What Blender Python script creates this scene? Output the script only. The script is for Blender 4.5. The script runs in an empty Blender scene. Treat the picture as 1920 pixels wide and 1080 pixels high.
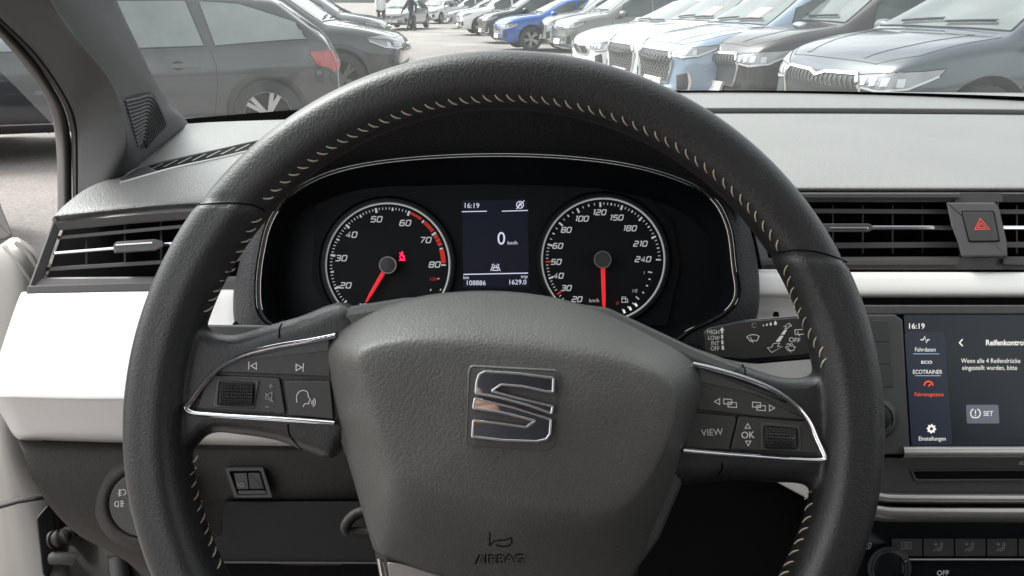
import bpy, bmesh, math, random
import numpy as np
from mathutils import Vector, Matrix
from mathutils.bvhtree import BVHTree
random.seed(7)
R = math.radians
scene = bpy.context.scene
COL = scene.collection

# ------------------------------------------------------------------ camera, sky, sun, exposure
F_PX = 1397.0
PITCH = R(21.1)
CAM = Vector((0, 0, 1.36))
FWD = Vector((0, math.cos(PITCH), -math.sin(PITCH)))
UPV = Vector((0, math.sin(PITCH), math.cos(PITCH)))
RGT = Vector((1, 0, 0))
cam_data = bpy.data.cameras.new('camera')
cam_data.lens = 36 * F_PX / 1920
cam_data.clip_start = 0.02
cam_data.clip_end = 600
cam = bpy.data.objects.new('camera', cam_data)
COL.objects.link(cam)
cam.location = CAM
cam.rotation_euler = (R(90) - PITCH, 0, 0)
scene.camera = cam

SUN_EL, SUN_ROT = R(52), R(-62)
world = bpy.data.worlds.new('World')
scene.world = world
world.use_nodes = True
nt = world.node_tree
bg = nt.nodes['Background']
sky = nt.nodes.new('ShaderNodeTexSky')
sky.sky_type = 'NISHITA'
sky.sun_disc = False
sky.sun_elevation = SUN_EL
sky.sun_rotation = SUN_ROT
sky.dust_density = 4.0
sky.air_density = 1.0
hs = nt.nodes.new('ShaderNodeHueSaturation')
hs.inputs['Saturation'].default_value = 0.16
nt.links.new(sky.outputs[0], hs.inputs['Color'])
tc = nt.nodes.new('ShaderNodeTexCoord')
mp = nt.nodes.new('ShaderNodeMapping'); mp.inputs['Scale'].default_value = (1, 1, 2.6)
nz = nt.nodes.new('ShaderNodeTexNoise'); nz.inputs['Scale'].default_value = 2.3
nz.inputs['Detail'].default_value = 6; nz.inputs['Roughness'].default_value = .55
cr = nt.nodes.new('ShaderNodeValToRGB')
cr.color_ramp.elements[0].position = .35; cr.color_ramp.elements[0].color = (.62, .66, .70, 1)
cr.color_ramp.elements[1].position = .65; cr.color_ramp.elements[1].color = (1.3, 1.27, 1.22, 1)
mx = nt.nodes.new('ShaderNodeMix'); mx.data_type = 'RGBA'; mx.blend_type = 'MULTIPLY'
mx.inputs[0].default_value = 1
nt.links.new(tc.outputs['Generated'], mp.inputs[0]); nt.links.new(mp.outputs[0], nz.inputs['Vector'])
nt.links.new(nz.outputs['Fac'], cr.inputs[0])
nt.links.new(hs.outputs[0], mx.inputs[6]); nt.links.new(cr.outputs[0], mx.inputs[7])
nt.links.new(mx.outputs[2], bg.inputs['Color'])
bg.inputs['Strength'].default_value = 0.15
sun_d = bpy.data.lights.new('sun', 'SUN')
sun_d.energy = 1.1
sun_d.angle = R(14)
sun_d.color = (1, .965, .92)
sun = bpy.data.objects.new('sun', sun_d)
COL.objects.link(sun)
sd = Vector((math.sin(SUN_ROT) * math.cos(SUN_EL), math.cos(SUN_ROT) * math.cos(SUN_EL), math.sin(SUN_EL)))
sun.rotation_euler = (-sd).to_track_quat('-Z', 'Y').to_euler()
scene.view_settings.view_transform = 'Standard'
scene.view_settings.look = 'None'
scene.view_settings.gamma = 1
scene.view_settings.exposure = 1.36
scene.cycles.max_bounces = 8
scene.cycles.transparent_max_bounces = 12
scene.cycles.caustics_reflective = False
scene.cycles.caustics_refractive = False
scene.cycles.sample_clamp_indirect = 6

# ------------------------------------------------------------------ materials
MATS = {}
def mat(name, col, rough=.5, metal=0., bump=None, spec=.5, coat=0., emit=None, estr=0., var=0., vscale=6., coord='pos', coatr=.03, ior=1.5):
    """bump = (kind, scale, strength, distance)"""
    m = bpy.data.materials.new(name); m.use_nodes = True
    n = m.node_tree; b = n.nodes['Principled BSDF']
    b.inputs['Base Color'].default_value = (*col, 1)
    b.inputs['Roughness'].default_value = rough
    b.inputs['Metallic'].default_value = metal
    b.inputs['Specular IOR Level'].default_value = spec
    b.inputs['Coat Weight'].default_value = coat
    b.inputs['Coat Roughness'].default_value = coatr
    b.inputs['IOR'].default_value = ior
    if emit:
        b.inputs['Emission Color'].default_value = (*emit, 1)
        b.inputs['Emission Strength'].default_value = estr
    def vec():
        if coord == 'pos':
            return n.nodes.new('ShaderNodeNewGeometry').outputs['Position']
        return n.nodes.new('ShaderNodeTexCoord').outputs['Object']
    if var > 0:
        t = n.nodes.new('ShaderNodeTexNoise'); t.inputs['Scale'].default_value = vscale
        t.inputs['Detail'].default_value = 5
        n.links.new(vec(), t.inputs['Vector'])
        mr = n.nodes.new('ShaderNodeMapRange')
        mr.inputs[1].default_value = .3; mr.inputs[2].default_value = .7
        mr.inputs[3].default_value = 1 - var; mr.inputs[4].default_value = 1 + var
        n.links.new(t.outputs['Fac'], mr.inputs[0])
        mm = n.nodes.new('ShaderNodeVectorMath'); mm.operation = 'SCALE'
        mm.inputs[0].default_value = col
        n.links.new(mr.outputs[0], mm.inputs['Scale'])
        n.links.new(mm.outputs[0], b.inputs['Base Color'])
        mr2 = n.nodes.new('ShaderNodeMapRange')
        mr2.inputs[1].default_value = .3; mr2.inputs[2].default_value = .7
        mr2.inputs[3].default_value = max(0.02, rough * (1 - var * .6)); mr2.inputs[4].default_value = min(1, rough * (1 + var * .6))
        n.links.new(t.outputs['Fac'], mr2.inputs[0])
        n.links.new(mr2.outputs[0], b.inputs['Roughness'])
    if bump:
        kind, sc, st, dist = bump
        bp = n.nodes.new('ShaderNodeBump'); bp.inputs['Strength'].default_value = st
        bp.inputs['Distance'].default_value = dist
        if kind == 'leather':
            w = n.nodes.new('ShaderNodeTexNoise'); w.inputs['Scale'].default_value = sc * .6
            n.links.new(vec(), w.inputs['Vector'])
            va = n.nodes.new('ShaderNodeVectorMath'); va.operation = 'MULTIPLY_ADD'
            va.inputs[1].default_value = (.0016,) * 3
            n.links.new(w.outputs['Color'], va.inputs[0]); n.links.new(vec(), va.inputs[2])
            t = n.nodes.new('ShaderNodeTexVoronoi'); t.feature = 'SMOOTH_F1'; t.inputs['Scale'].default_value = sc
            t.inputs['Smoothness'].default_value = .35
            n.links.new(va.outputs[0], t.inputs['Vector'])
            t2 = n.nodes.new('ShaderNodeTexNoise'); t2.inputs['Scale'].default_value = sc * 3
            n.links.new(vec(), t2.inputs['Vector'])
            t3 = n.nodes.new('ShaderNodeTexNoise'); t3.inputs['Scale'].default_value = sc * .12
            t3.inputs['Detail'].default_value = 3
            n.links.new(vec(), t3.inputs['Vector'])
            a = n.nodes.new('ShaderNodeMath'); a.operation = 'MULTIPLY_ADD'; a.inputs[1].default_value = -1.
            n.links.new(t.outputs['Distance'], a.inputs[0]); n.links.new(t2.outputs['Fac'], a.inputs[2])
            a2 = n.nodes.new('ShaderNodeMath'); a2.operation = 'MULTIPLY_ADD'; a2.inputs[1].default_value = .5
            n.links.new(t3.outputs['Fac'], a2.inputs[0]); n.links.new(a.outputs[0], a2.inputs[2])
            n.links.new(a2.outputs[0], bp.inputs['Height'])
        elif kind == 'grid':
            t = n.nodes.new('ShaderNodeTexVoronoi'); t.inputs['Scale'].default_value = sc; t.inputs['Randomness'].default_value = 0
            n.links.new(vec(), t.inputs['Vector']); n.links.new(t.outputs['Distance'], bp.inputs['Height'])
        else:
            t = n.nodes.new('ShaderNodeTexNoise'); t.inputs['Scale'].default_value = sc
            t.inputs['Detail'].default_value = 4
            n.links.new(vec(), t.inputs['Vector']); n.links.new(t.outputs['Fac'], bp.inputs['Height'])
        n.links.new(bp.outputs[0], b.inputs['Normal'])
    MATS[name] = m
    return m

M = dict(
    leather=mat('wheel_leather', (.0185, .0182, .019), .40, bump=('leather', 760, .5, .0004), var=.10, vscale=30, coat=.38, coatr=.36),
    cover=mat('airbag_plastic', (.088, .087, .083), .45, bump=('leather', 720, .42, .0004), var=.13, vscale=22),
    hubplastic=mat('hub_plastic', (.085, .085, .083), .5, bump=('leather', 900, .4, .0003)),
    thread=mat('thread', (.62, .55, .44), .8),
    button=mat('button_plastic', (.052, .051, .050), .42, bump=('noise', 2500, .1, .0002), var=.05, vscale=40),
    switchbase=mat('switch_base_plastic', (.070, .069, .067), .35),
    knurl=mat('knurled_rubber', (.035, .035, .037), .35),
    chrome=mat('chrome', (.86, .86, .88), .06, metal=1, var=.1, vscale=50),
    mirror=mat('emblem_chrome', (.78, .79, .84), .03, metal=1),
    stalkpl=mat('stalk_plastic', (.028, .027, .027), .42),
    darkchrome=mat('dark_chrome', (.11, .11, .115), .38, metal=1),
    badgeglint=mat('bevel_glint_chrome', (.95, .95, .97), .3, metal=1),
    tweet=mat('tweeter_recess', (.03, .03, .032), .8),
    silver=mat('satin_silver', (.55, .53, .51), .33, metal=.8),
    print_=mat('white_print', (.75, .74, .72), .6),
    greyprint=mat('grey_print', (.30, .30, .30), .6),
    redprint=mat('red_print', (.55, .06, .05), .5),
    dash=mat('dash_soft_plastic', (.20, .195, .19), .36, spec=1., bump=('leather', 560, .8, .0005), var=.05, vscale=9),
    dashdark=mat('dash_lower_plastic', (.040, .036, .034), .6, spec=.3, bump=('leather', 560, .5, .0005), var=.06, vscale=10),
    shroud=mat('cluster_shroud_plastic', (.030, .030, .033), .5, spec=.35, bump=('leather', 480, .8, .0007)),
    pillar=mat('pillar_plastic', (.062, .062, .063), .58, bump=('leather', 900, .5, .0003), var=.04, vscale=8),
    kneepad=mat('kneepad_plastic', (.018, .017, .017), .6, spec=.25, bump=('leather', 560, .3, .0004)),
    ventpl=mat('vent_plastic', (.085, .08, .08), .42, bump=('noise', 1800, .12, .0002)),
    black=mat('cavity_black', (.006, .006, .007), .8, spec=.1),
    gloss=mat('gloss_black', (.008, .009, .011), .2, spec=.35),
    face=mat('dial_face', (.009, .010, .012), .55, spec=.25),
    housing=mat('cluster_housing', (.010, .011, .014), .42, spec=.3),
    white=mat('white_trim_lacquer', (.80, .78, .76), .28, coat=.4, coatr=.12),
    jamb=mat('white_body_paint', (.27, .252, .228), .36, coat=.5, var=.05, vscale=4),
    rubber=mat('rubber', (.04, .038, .037), .6),
    seal=mat('door_seal_rubber', (.13, .12, .115), .7),
    cloth=mat('seat_cloth', (.035, .035, .04), .9),
    lining=mat('roof_lining', (.38, .37, .36), .95),
    dispoff=mat('display_glass', (.004, .005, .010), .2, spec=.3, emit=(.10, .12, .2), estr=.03),
    disp=mat('display_text', (.3, .3, .35), .5, emit=(.80, .80, 1.), estr=.30),
    dialnum=mat('dial_numeral_print', (.60, .60, .61), .5, emit=(.8, .8, .85), estr=.13),
    dialring=mat('dial_ring_print', (.70, .70, .71), .4, emit=(.8, .8, .8), estr=.10),
    dialred=mat('dial_red', (.45, .025, .02), .45, emit=(1, .06, .04), estr=.12),
    needle=mat('needle_red', (.6, .02, .03), .35, emit=(1, .03, .04), estr=.22),
    warn=mat('warning_lamp', (.6, .02, .05), .4, emit=(1, .02, .08), estr=.75),
    screen=mat('screen_background', (.004, .006, .009), .2, spec=.4, var=.35, vscale=18, emit=(.05, .10, .14), estr=.02),
    screenpanel=mat('screen_menu_panel', (.012, .015, .022), .2, spec=.3, emit=(.15, .19, .30), estr=.035),
    screenbtn=mat('screen_button', (.05, .05, .06), .2, emit=(.25, .27, .34), estr=.14),
    screentext=mat('screen_text', (.3, .3, .3), .4, emit=(.92, .90, .84), estr=.34),
    screenred=mat('screen_red', (.3, .05, .03), .4, emit=(1, .10, .03), estr=.35),
    screenblue=mat('screen_line', (.2, .25, .3), .4, emit=(.45, .6, .85), estr=.3),
    hazard=mat('hazard_red', (.5, .05, .04), .5, emit=(1, .08, .04), estr=.18),
)

# ------------------------------------------------------------------ helpers
def C(px, py, d):
    return CAM + FWD * d + RGT * ((px - 960) / F_PX * d) + UPV * ((540 - py) / F_PX * d)
def ray(px, py):
    return (FWD + RGT * ((px - 960) / F_PX) + UPV * ((540 - py) / F_PX)).normalized()
def PZ(px, py, z):                       # where the pixel's ray meets height z
    r = ray(px, py); return CAM + r * ((z - CAM.z) / r.z)
def flat(d0):                            # plane square to the view at depth d0, h = height toward the driver
    return lambda px, py, h=0.: C(px, py, d0 - h)
def plane3(a, b, c):                     # plane through three (px, py, depth) points
    A, B, D = C(*a), C(*b), C(*c)
    n = (B - A).cross(D - A).normalized()
    if n.dot(FWD) > 0: n = -n
    def f(px, py, h=0.):
        r = ray(px, py); o = A + n * h
        return CAM + r * ((o - CAM).dot(n) / r.dot(n))
    return f
def onmesh(bvh, fallback, back=0):
    def f(px, py, h=0.):
        r = ray(px, py)
        loc, nor, i, dist = bvh.ray_cast(CAM, r)
        if loc is None: return C(px, py, fallback - h)
        return loc - r * h
    return f

def link(o, parent=None):
    COL.objects.link(o)
    if parent is not None: o.parent = parent
    return o
def tag(o, label=None, cat=None, group=None, kind=None):
    if label: o['label'] = label
    if cat: o['category'] = cat
    if group: o['group'] = group
    if kind: o['kind'] = kind
    return o
def thing(name, label, cat, loc=(0, 0, 0), group=None, kind=None):
    o = bpy.data.objects.new(name, None); COL.objects.link(o); o.location = loc
    o.empty_display_size = .05
    return tag(o, label, cat, group, kind)
def obj(name, verts, faces, m, parent=None, smooth=35, label=None, weld=False):
    me = bpy.data.meshes.new(name)
    me.from_pydata([tuple(v) for v in verts], [], faces)
    if weld or smooth is not None:
        bm = bmesh.new(); bm.from_mesh(me)
        if weld: bmesh.ops.remove_doubles(bm, verts=bm.verts, dist=1e-6)
        bmesh.ops.recalc_face_normals(bm, faces=bm.faces)
        bm.to_mesh(me); bm.free()
    if smooth is not None:
        me.polygons.foreach_set('use_smooth', [True] * len(me.polygons))
        me.set_sharp_from_angle(angle=R(smooth))
    for mm in (m if isinstance(m, (list, tuple)) else [m]): me.materials.append(mm)
    o = bpy.data.objects.new(name, me); COL.objects.link(o)
    if parent is not None:
        o.parent = parent
        o.matrix_parent_inverse = Matrix.Translation(parent.location).inverted() if parent.type == 'EMPTY' and parent.parent is None else Matrix()
        if parent.type != 'EMPTY' or parent.parent is not None:
            o.matrix_parent_inverse = WM(parent).inverted()
    if label: o['label'] = label
    return o
def WM(o):
    m = Matrix.LocRotScale(o.location, o.rotation_euler, o.scale)
    if o.parent is not None: return WM(o.parent) @ o.matrix_parent_inverse @ m
    return m
def bvh_of(o):
    me = o.data; w = WM(o)
    return BVHTree.FromPolygons([w @ v.co for v in me.vertices], [tuple(p.vertices) for p in me.polygons])

def catmull(pts, n, closed=False):
    pts = [np.array(p, float) for p in pts]; N = len(pts); out = []
    segs = N if closed else N - 1
    for i in range(segs):
        if closed: p0, p1, p2, p3 = pts[(i - 1) % N], pts[i], pts[(i + 1) % N], pts[(i + 2) % N]
        else:
            p1, p2 = pts[i], pts[i + 1]
            p0 = pts[i - 1] if i > 0 else 2 * p1 - p2
            p3 = pts[i + 2] if i + 2 < N else 2 * p2 - p1
        for k in range(n):
            t = k / n
            out.append(.5 * (2 * p1 + (p2 - p0) * t + (2 * p0 - 5 * p1 + 4 * p2 - p3) * t * t + (3 * p1 - p0 - 3 * p2 + p3) * t ** 3))
    if not closed: out.append(pts[-1])
    return out
def rpoly(pts, r=4, n=4):
    """round the corners of a closed 2D polygon; a point may carry its own radius"""
    N = len(pts); out = []
    for i in range(N):
        p = np.array(pts[i][:2], float); a = np.array(pts[i - 1][:2], float); b = np.array(pts[(i + 1) % N][:2], float)
        rr = pts[i][2] if len(pts[i]) > 2 else r
        la, lb = np.linalg.norm(a - p), np.linalg.norm(b - p)
        t = min(rr, la * .45, lb * .45)
        if t < .05: out.append(p); continue
        A = p + (a - p) / la * t; B = p + (b - p) / lb * t
        for k in range(n + 1):
            u = k / n
            out.append((1 - u) ** 2 * A + 2 * u * (1 - u) * p + u * u * B)
    return out
def area2(p):
    return .5 * sum(p[i - 1][0] * p[i][1] - p[i][0] * p[i - 1][1] for i in range(len(p)))
def inset(pts, d):
    """move a closed 2D polygon inwards by d (outwards if negative)"""
    N = len(pts); s = 1 if area2(pts) > 0 else -1; out = []
    for i in range(N):
        a, p, b = np.array(pts[i - 1]), np.array(pts[i]), np.array(pts[(i + 1) % N])
        u = p - a; v = b - p
        u = u / (np.linalg.norm(u) + 1e-9); v = v / (np.linalg.norm(v) + 1e-9)
        n1 = np.array((-u[1], u[0])) * s; n2 = np.array((-v[1], v[0])) * s
        m = n1 + n2; L = np.dot(m, n1)
        m = m / max(L, .35)
        out.append(p + m * d)
    return out
def lathe_rings(name, rings, m, parent=None, cap0=False, cap1=True, smooth=35, label=None, closed=True):
    """rings: lists of 3D points, all the same length; joined one to the next"""
    n = len(rings[0]); v = [p for r in rings for p in r]; f = []
    for k in range(len(rings) - 1):
        for i in range(n if closed else n - 1):
            j = (i + 1) % n
            f.append((k * n + i, k * n + j, (k + 1) * n + j, (k + 1) * n + i))
    if cap0: f.append(tuple(range(n)))
    if cap1: f.append(tuple((len(rings) - 1) * n + i for i in range(n))[::-1])
    return obj(name, v, f, m, parent, smooth, label)
def slab(name, pts, fn, m, parent=None, t=.003, bev=1.5, h=0., round_=0, bevh=None, back=True, smooth=12, label=None, nr=4):
    """solid plate with the 2D outline pts on surface fn; front face at height h, thickness t, bevel bev px"""
    if round_: pts = rpoly(pts, round_, nr)
    if bevh is None: bevh = bev / F_PX * .5
    R_ = [[fn(p[0], p[1], h - t) for p in pts], [fn(p[0], p[1], h - bevh) for p in pts]]
    if bev > 0:
        q = inset(pts, bev * .3); R_.append([fn(p[0], p[1], h - bevh * .3) for p in q])
        q = inset(pts, bev); R_.append([fn(p[0], p[1], h) for p in q])
    else: R_[1] = [fn(p[0], p[1], h) for p in pts]
    return lathe_rings(name, R_, m, parent, cap0=back, cap1=True, smooth=smooth, label=label)
def ring_slab(name, outer, inner, fn, m, parent=None, t=.01, ti=None, bev=1.5, h=0., hi=None, label=None, smooth=12):
    """frame between two outlines with the same number of points"""
    ti = ti or t; hi = h if hi is None else hi; b = bev / F_PX * .5
    R_ = [[fn(p[0], p[1], h - t) for p in outer], [fn(p[0], p[1], h - b) for p in outer],
          [fn(p[0], p[1], h) for p in inset(outer, bev)], [fn(p[0], p[1], hi) for p in inset(inner, -bev)],
          [fn(p[0], p[1], hi - b) for p in inner], [fn(p[0], p[1], hi - ti) for p in inner]]
    n = len(outer)
    v = [p for r in R_ for p in r]; f = []
    K = len(R_)
    for k in range(K):
        k2 = (k + 1) % K
        for i in range(n):
            j = (i + 1) % n
            f.append((k * n + i, k * n + j, k2 * n + j, k2 * n + i))
    return obj(name, v, f, m, parent, smooth, label)
def frames(path, closed=False, upv=None):
    P = [Vector(p) for p in path]; n = len(P); out = []
    for i in range(n):
        a = P[i - 1] if (i > 0 or closed) else P[i]; b = P[(i + 1) % n] if (i < n - 1 or closed) else P[i]
        t = (b - a).normalized()
        u = upv(i) if callable(upv) else (upv or -FWD)
        s = t.cross(u)
        if s.length < 1e-6: s = t.orthogonal()
        s.normalize(); u2 = s.cross(t).normalized()
        out.append((P[i], s, u2))
    return out
def sweep(name, path, m, parent=None, w=.002, hgt=None, n=10, closed=False, upv=None, smooth=40, prof=None, label=None, taper=None):
    """tube of half width w and half height hgt along a 3D path"""
    hgt = hgt or w; rings = []
    fr = frames(path, closed, upv)
    for i, (p, s, u) in enumerate(fr):
        k = taper(i / max(1, len(fr) - 1)) if taper else 1
        if prof: rings.append([p + s * (a * k) + u * (b * k) for a, b in prof])
        else: rings.append([p + s * (math.cos(2 * math.pi * j / n) * w * k) + u * (math.sin(2 * math.pi * j / n) * hgt * k) for j in range(n)])
    if closed: rings.append(rings[0])
    return lathe_rings(name, rings, m, parent, cap0=not closed, cap1=not closed, smooth=smooth, label=label)
def grid(name, rows, m, parent=None, sub=6, sub2=None, t=.003, smooth=50, interp=True, label=None, tdir=None):
    """smooth sheet through rows of 3D points, thickened away from the viewer"""
    sub2 = sub2 or sub
    if interp:
        rows = [catmull(r, sub) for r in rows]
        cols = [catmull([r[j] for r in rows], sub2) for j in range(len(rows[0]))]
        rows = [[cols[j][i] for j in range(len(cols))] for i in range(len(cols[0]))]
    a, b = len(rows), len(rows[0])
    V = [Vector(p) for r in rows for p in r]; n = len(V); f = []
    for i in range(a - 1):
        for j in range(b - 1):
            f.append((i * b + j, i * b + j + 1, (i + 1) * b + j + 1, (i + 1) * b + j))
    if t:
        back = []
        for v in V:
            d = tdir if tdir else (v - CAM).normalized()
            back.append(v + d * t)
        V = V + back
        f += [tuple(n + k for k in q[::-1]) for q in list(f)]
        e = [i * b for i in range(a)], [i * b + b - 1 for i in range(a)], list(range(b)), [(a - 1) * b + j for j in range(b)]
        for k, line in enumerate(e):
            for p, q in zip(line, line[1:]): f.append((p, q, q + n, p + n))
    return obj(name, V, f, m, parent, smooth, label)
def box(name, c, s, m, parent=None, rot=None, bev=0, label=None):
    bm = bmesh.new(); bmesh.ops.create_cube(bm, size=1)
    for v in bm.verts: v.co = Vector((v.co.x * s[0], v.co.y * s[1], v.co.z * s[2]))
    if bev: bmesh.ops.bevel(bm, geom=list(bm.edges), offset=bev, segments=2, affect='EDGES', profile=.5)
    mt = Matrix.Translation(c) @ (rot.to_matrix().to_4x4() if rot else Matrix())
    bm.transform(mt)
    V = [v.co.copy() for v in bm.verts]; f = [tuple(v.index for v in q.verts) for q in bm.faces]; bm.free()
    return obj(name, V, f, m, parent, 35, label)

# flat print ------------------------------------------------------
def text_px(name, s, cx, cy, h, fn, m, parent, sx=1., slant=0., rot=0., align='CENTER', bold=0., hh=.00015, sp=1.):
    cu = bpy.data.curves.new('t', 'FONT'); cu.body = s; cu.size = 1; cu.align_x = align; cu.offset = bold; cu.resolution_u = 3
    cu.space_character = sp
    o = bpy.data.objects.new('t', cu)
    me = bpy.data.meshes.new_from_object(o)
    k = h / .73; c_, s_ = math.cos(R(rot)), math.sin(R(rot))
    V = []
    for v in me.vertices:
        y = (v.co.y - .365) * k; x = v.co.x * k * sx + y * slant
        V.append(fn(cx + x * c_ + y * s_, cy - (y * c_ - x * s_), hh))
    F = [tuple(p.vertices) for p in me.polygons]
    bpy.data.objects.remove(o); bpy.data.curves.remove(cu); bpy.data.meshes.remove(me)
    return obj(name, V, F, m, parent, None)
def poly_px(name, polys, fn, m, parent, h=.0002):
    V, F = [], []
    for p in polys:
        k = len(V); V += [fn(q[0], q[1], h) for q in p]; F.append(tuple(range(k, k + len(p))))
    return obj(name, V, F, m, parent, None)
def ribbon2(pts, w, closed=False):
    n = len(pts); P = [np.array(p, float) for p in pts]; L, Rr = [], []
    for i in range(n):
        a = P[i - 1] if (i > 0 or closed) else P[i]; b = P[(i + 1) % n] if (i < n - 1 or closed) else P[i]
        u = P[i] - a; v = b - P[i]
        lu, lv = np.linalg.norm(u), np.linalg.norm(v)
        u = u / lu if lu > 1e-9 else v / lv; v = v / lv if lv > 1e-9 else u
        m_ = np.array((-u[1], u[0])) + np.array((-v[1], v[0]))
        k = max(np.dot(m_, np.array((-u[1], u[0]))), .5); m_ = m_ / k
        L.append(P[i] + m_ * w / 2); Rr.append(P[i] - m_ * w / 2)
    qs = [(L[i], L[(i + 1) % n], Rr[(i + 1) % n], Rr[i]) for i in range(n if closed else n - 1)]
    return qs
def icon(name, strokes, fn, m, parent, w=1.6, polys=(), h=.0002):
    """strokes: (points, closed) or points"""
    q = []
    for s in strokes:
        if isinstance(s, tuple) and isinstance(s[1], bool): q += ribbon2(s[0], w, s[1])
        else: q += ribbon2(s, w)
    V, F = [], []
    for p in list(q) + list(polys):
        k = len(V); V += [fn(a[0], a[1], h) for a in p]; F.append(tuple(range(k, k + len(p))))
    return obj(name, V, F, m, parent, None)
def arc(cx, cy, r, a0, a1, n=24, ry=None):
    ry = ry or r
    return [(cx + r * math.cos(R(a0 + (a1 - a0) * i / n)), cy - ry * math.sin(R(a0 + (a1 - a0) * i / n))) for i in range(n + 1)]

def gridpatch(name, up, lo, fn, m, parent, n=14, nv=6, h=.0003, t=.001):
    """curved sheet between two px polylines, following the surface fn"""
    def rs(P, k):
        P = [np.array(p, float) for p in P]; L = [0]
        for a, b in zip(P, P[1:]): L.append(L[-1] + np.linalg.norm(b - a))
        out = []
        for i in range(k + 1):
            x = L[-1] * i / k
            j = max(0, min(len(P) - 2, next((q for q in range(len(P) - 1) if x <= L[q + 1] + 1e-9), len(P) - 2)))
            u = (x - L[j]) / max(1e-9, L[j + 1] - L[j]); out.append(P[j] * (1 - u) + P[j + 1] * u)
        return out
    A, B = rs(up, n), rs(lo, n)
    rows = [[fn(*(a * (1 - v / nv) + b * (v / nv)), h) for a, b in zip(A, B)] for v in range(nv + 1)]
    return grid(name, rows, m, parent, interp=False, t=t)
# squared italic dial figures drawn with strokes (unit box 0..1 x 0..1, y up)
SEG = {'0': [([(.12, 0), (.88, 0), (1, .12), (1, .88), (.88, 1), (.12, 1), (0, .88), (0, .12)], True)],
       '1': [[(.30, .98), (.62, 1), (.62, 0)]],
       '2': [[(0, 1), (.88, 1), (1, .88), (1, .62), (.88, .52), (.12, .48), (0, .38), (0, 0), (1, 0)]],
       '3': [[(0, 1), (.88, 1), (1, .88), (1, .62), (.88, .52), (1, .40), (1, .12), (.88, 0), (0, 0)], [(.25, .52), (.88, .52)]],
       '4': [[(.72, 0), (.72, 1), (0, .30), (1, .30)]],
       '5': [[(1, 1), (.05, 1), (0, .55), (.88, .55), (1, .44), (1, .12), (.88, 0), (0, 0)]],
       '6': [[(.95, 1), (.15, 1), (0, .86), (0, .12), (.12, 0), (.88, 0), (1, .12), (1, .44), (.88, .56), (0, .56)]],
       '7': [[(0, 1), (1, 1), (.35, 0)]],
       '8': [([(.12, 0), (.88, 0), (1, .12), (1, .42), (.9, .52), (1, .62), (1, .88), (.88, 1), (.12, 1), (0, .88), (0, .62), (.1, .52), (0, .42), (0, .12)], True), [(.1, .52), (.9, .52)]]}
def dialfig(s, cx, cy, h, fn, m, parent, w=1.9, wr=.82, slant=.26):
    cw, gap = h * wr, h * .34
    tot = sum(cw * (.45 if c == '1' else 1) for c in s) + gap * (len(s) - 1); x0 = cx - tot / 2; st = []
    for c in s:
        k = .45 if c == '1' else 1
        for q in SEG[c]:
            pts, cl_ = (q if isinstance(q, tuple) else (q, False))
            off = -.25 * cw if c == '1' else 0
            st.append(([(x0 + off + px * cw + (py - .5) * h * slant, cy + h / 2 - py * h) for px, py in pts], cl_))
        x0 += cw * k + gap
    return icon('dial_numeral', st, fn, m, parent, w, h=.0006)
# ================================================================== STEERING WHEEL
WC = (945, 800); WD = .372
wheel = thing('steering_wheel', 'black leather steering wheel with pale stitching and chrome letter emblem', 'steering wheel', C(*WC, WD))
def wpt(rad_px, ang, h=0.):              # polar point in the wheel's own plane
    s = rad_px / F_PX * WD
    return C(*WC, WD) + RGT * (s * math.cos(ang)) + UPV * (s * math.sin(ang)) - FWD * h
def build_rim():
    V, Fc = [], []
    NA, NP = 480, 40
    for i in range(NA):
        th = 2 * math.pi * i / NA; td = math.degrees(th)
        ti, to = 596., 702.
        for j in range(NP):
            ph = 2 * math.pi * j / NP                     # 0 = outward, 90 = toward driver, 180 = inward
            u = (1 - math.cos(ph)) / 2                    # 0 outer .. 1 inner
            seamL = 143.5 - 6.5 * u; seamR = 25.8 + 6.5 * u
            grip = 1. if (td > seamL and td < 236) or td < seamR or td > 304 else 0.
            dl = min(abs(td - seamL), abs(td - seamR))
            bulge = 0
            a = (to - ti) / 2; R0 = (to + ti) / 2
            b = .0160 + .0012 * grip
            c_, s_ = math.cos(ph), math.sin(ph)
            x = math.copysign(abs(c_) ** .9, c_); y = math.copysign(abs(s_) ** .9, s_)
            g = 1 + .03 * grip
            if s_ > 0:                                    # soft valley beside the inner ridge on the driver's face
                g -= (.05 + .05 * grip) * math.exp(-((ph - R(88)) / R(22)) ** 2)
            if dl < 1.1: g -= .09 * (1 - dl / 1.1)
            r = R0 + a * x * g; h = b * y * g
            V.append(wpt(r, th, h))
    for i in range(NA):
        for j in range(NP):
            a, b = (i + 1) % NA, (j + 1) % NP
            Fc.append((i * NP + j, a * NP + j, a * NP + b, i * NP + b))
    return V, Fc
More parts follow.
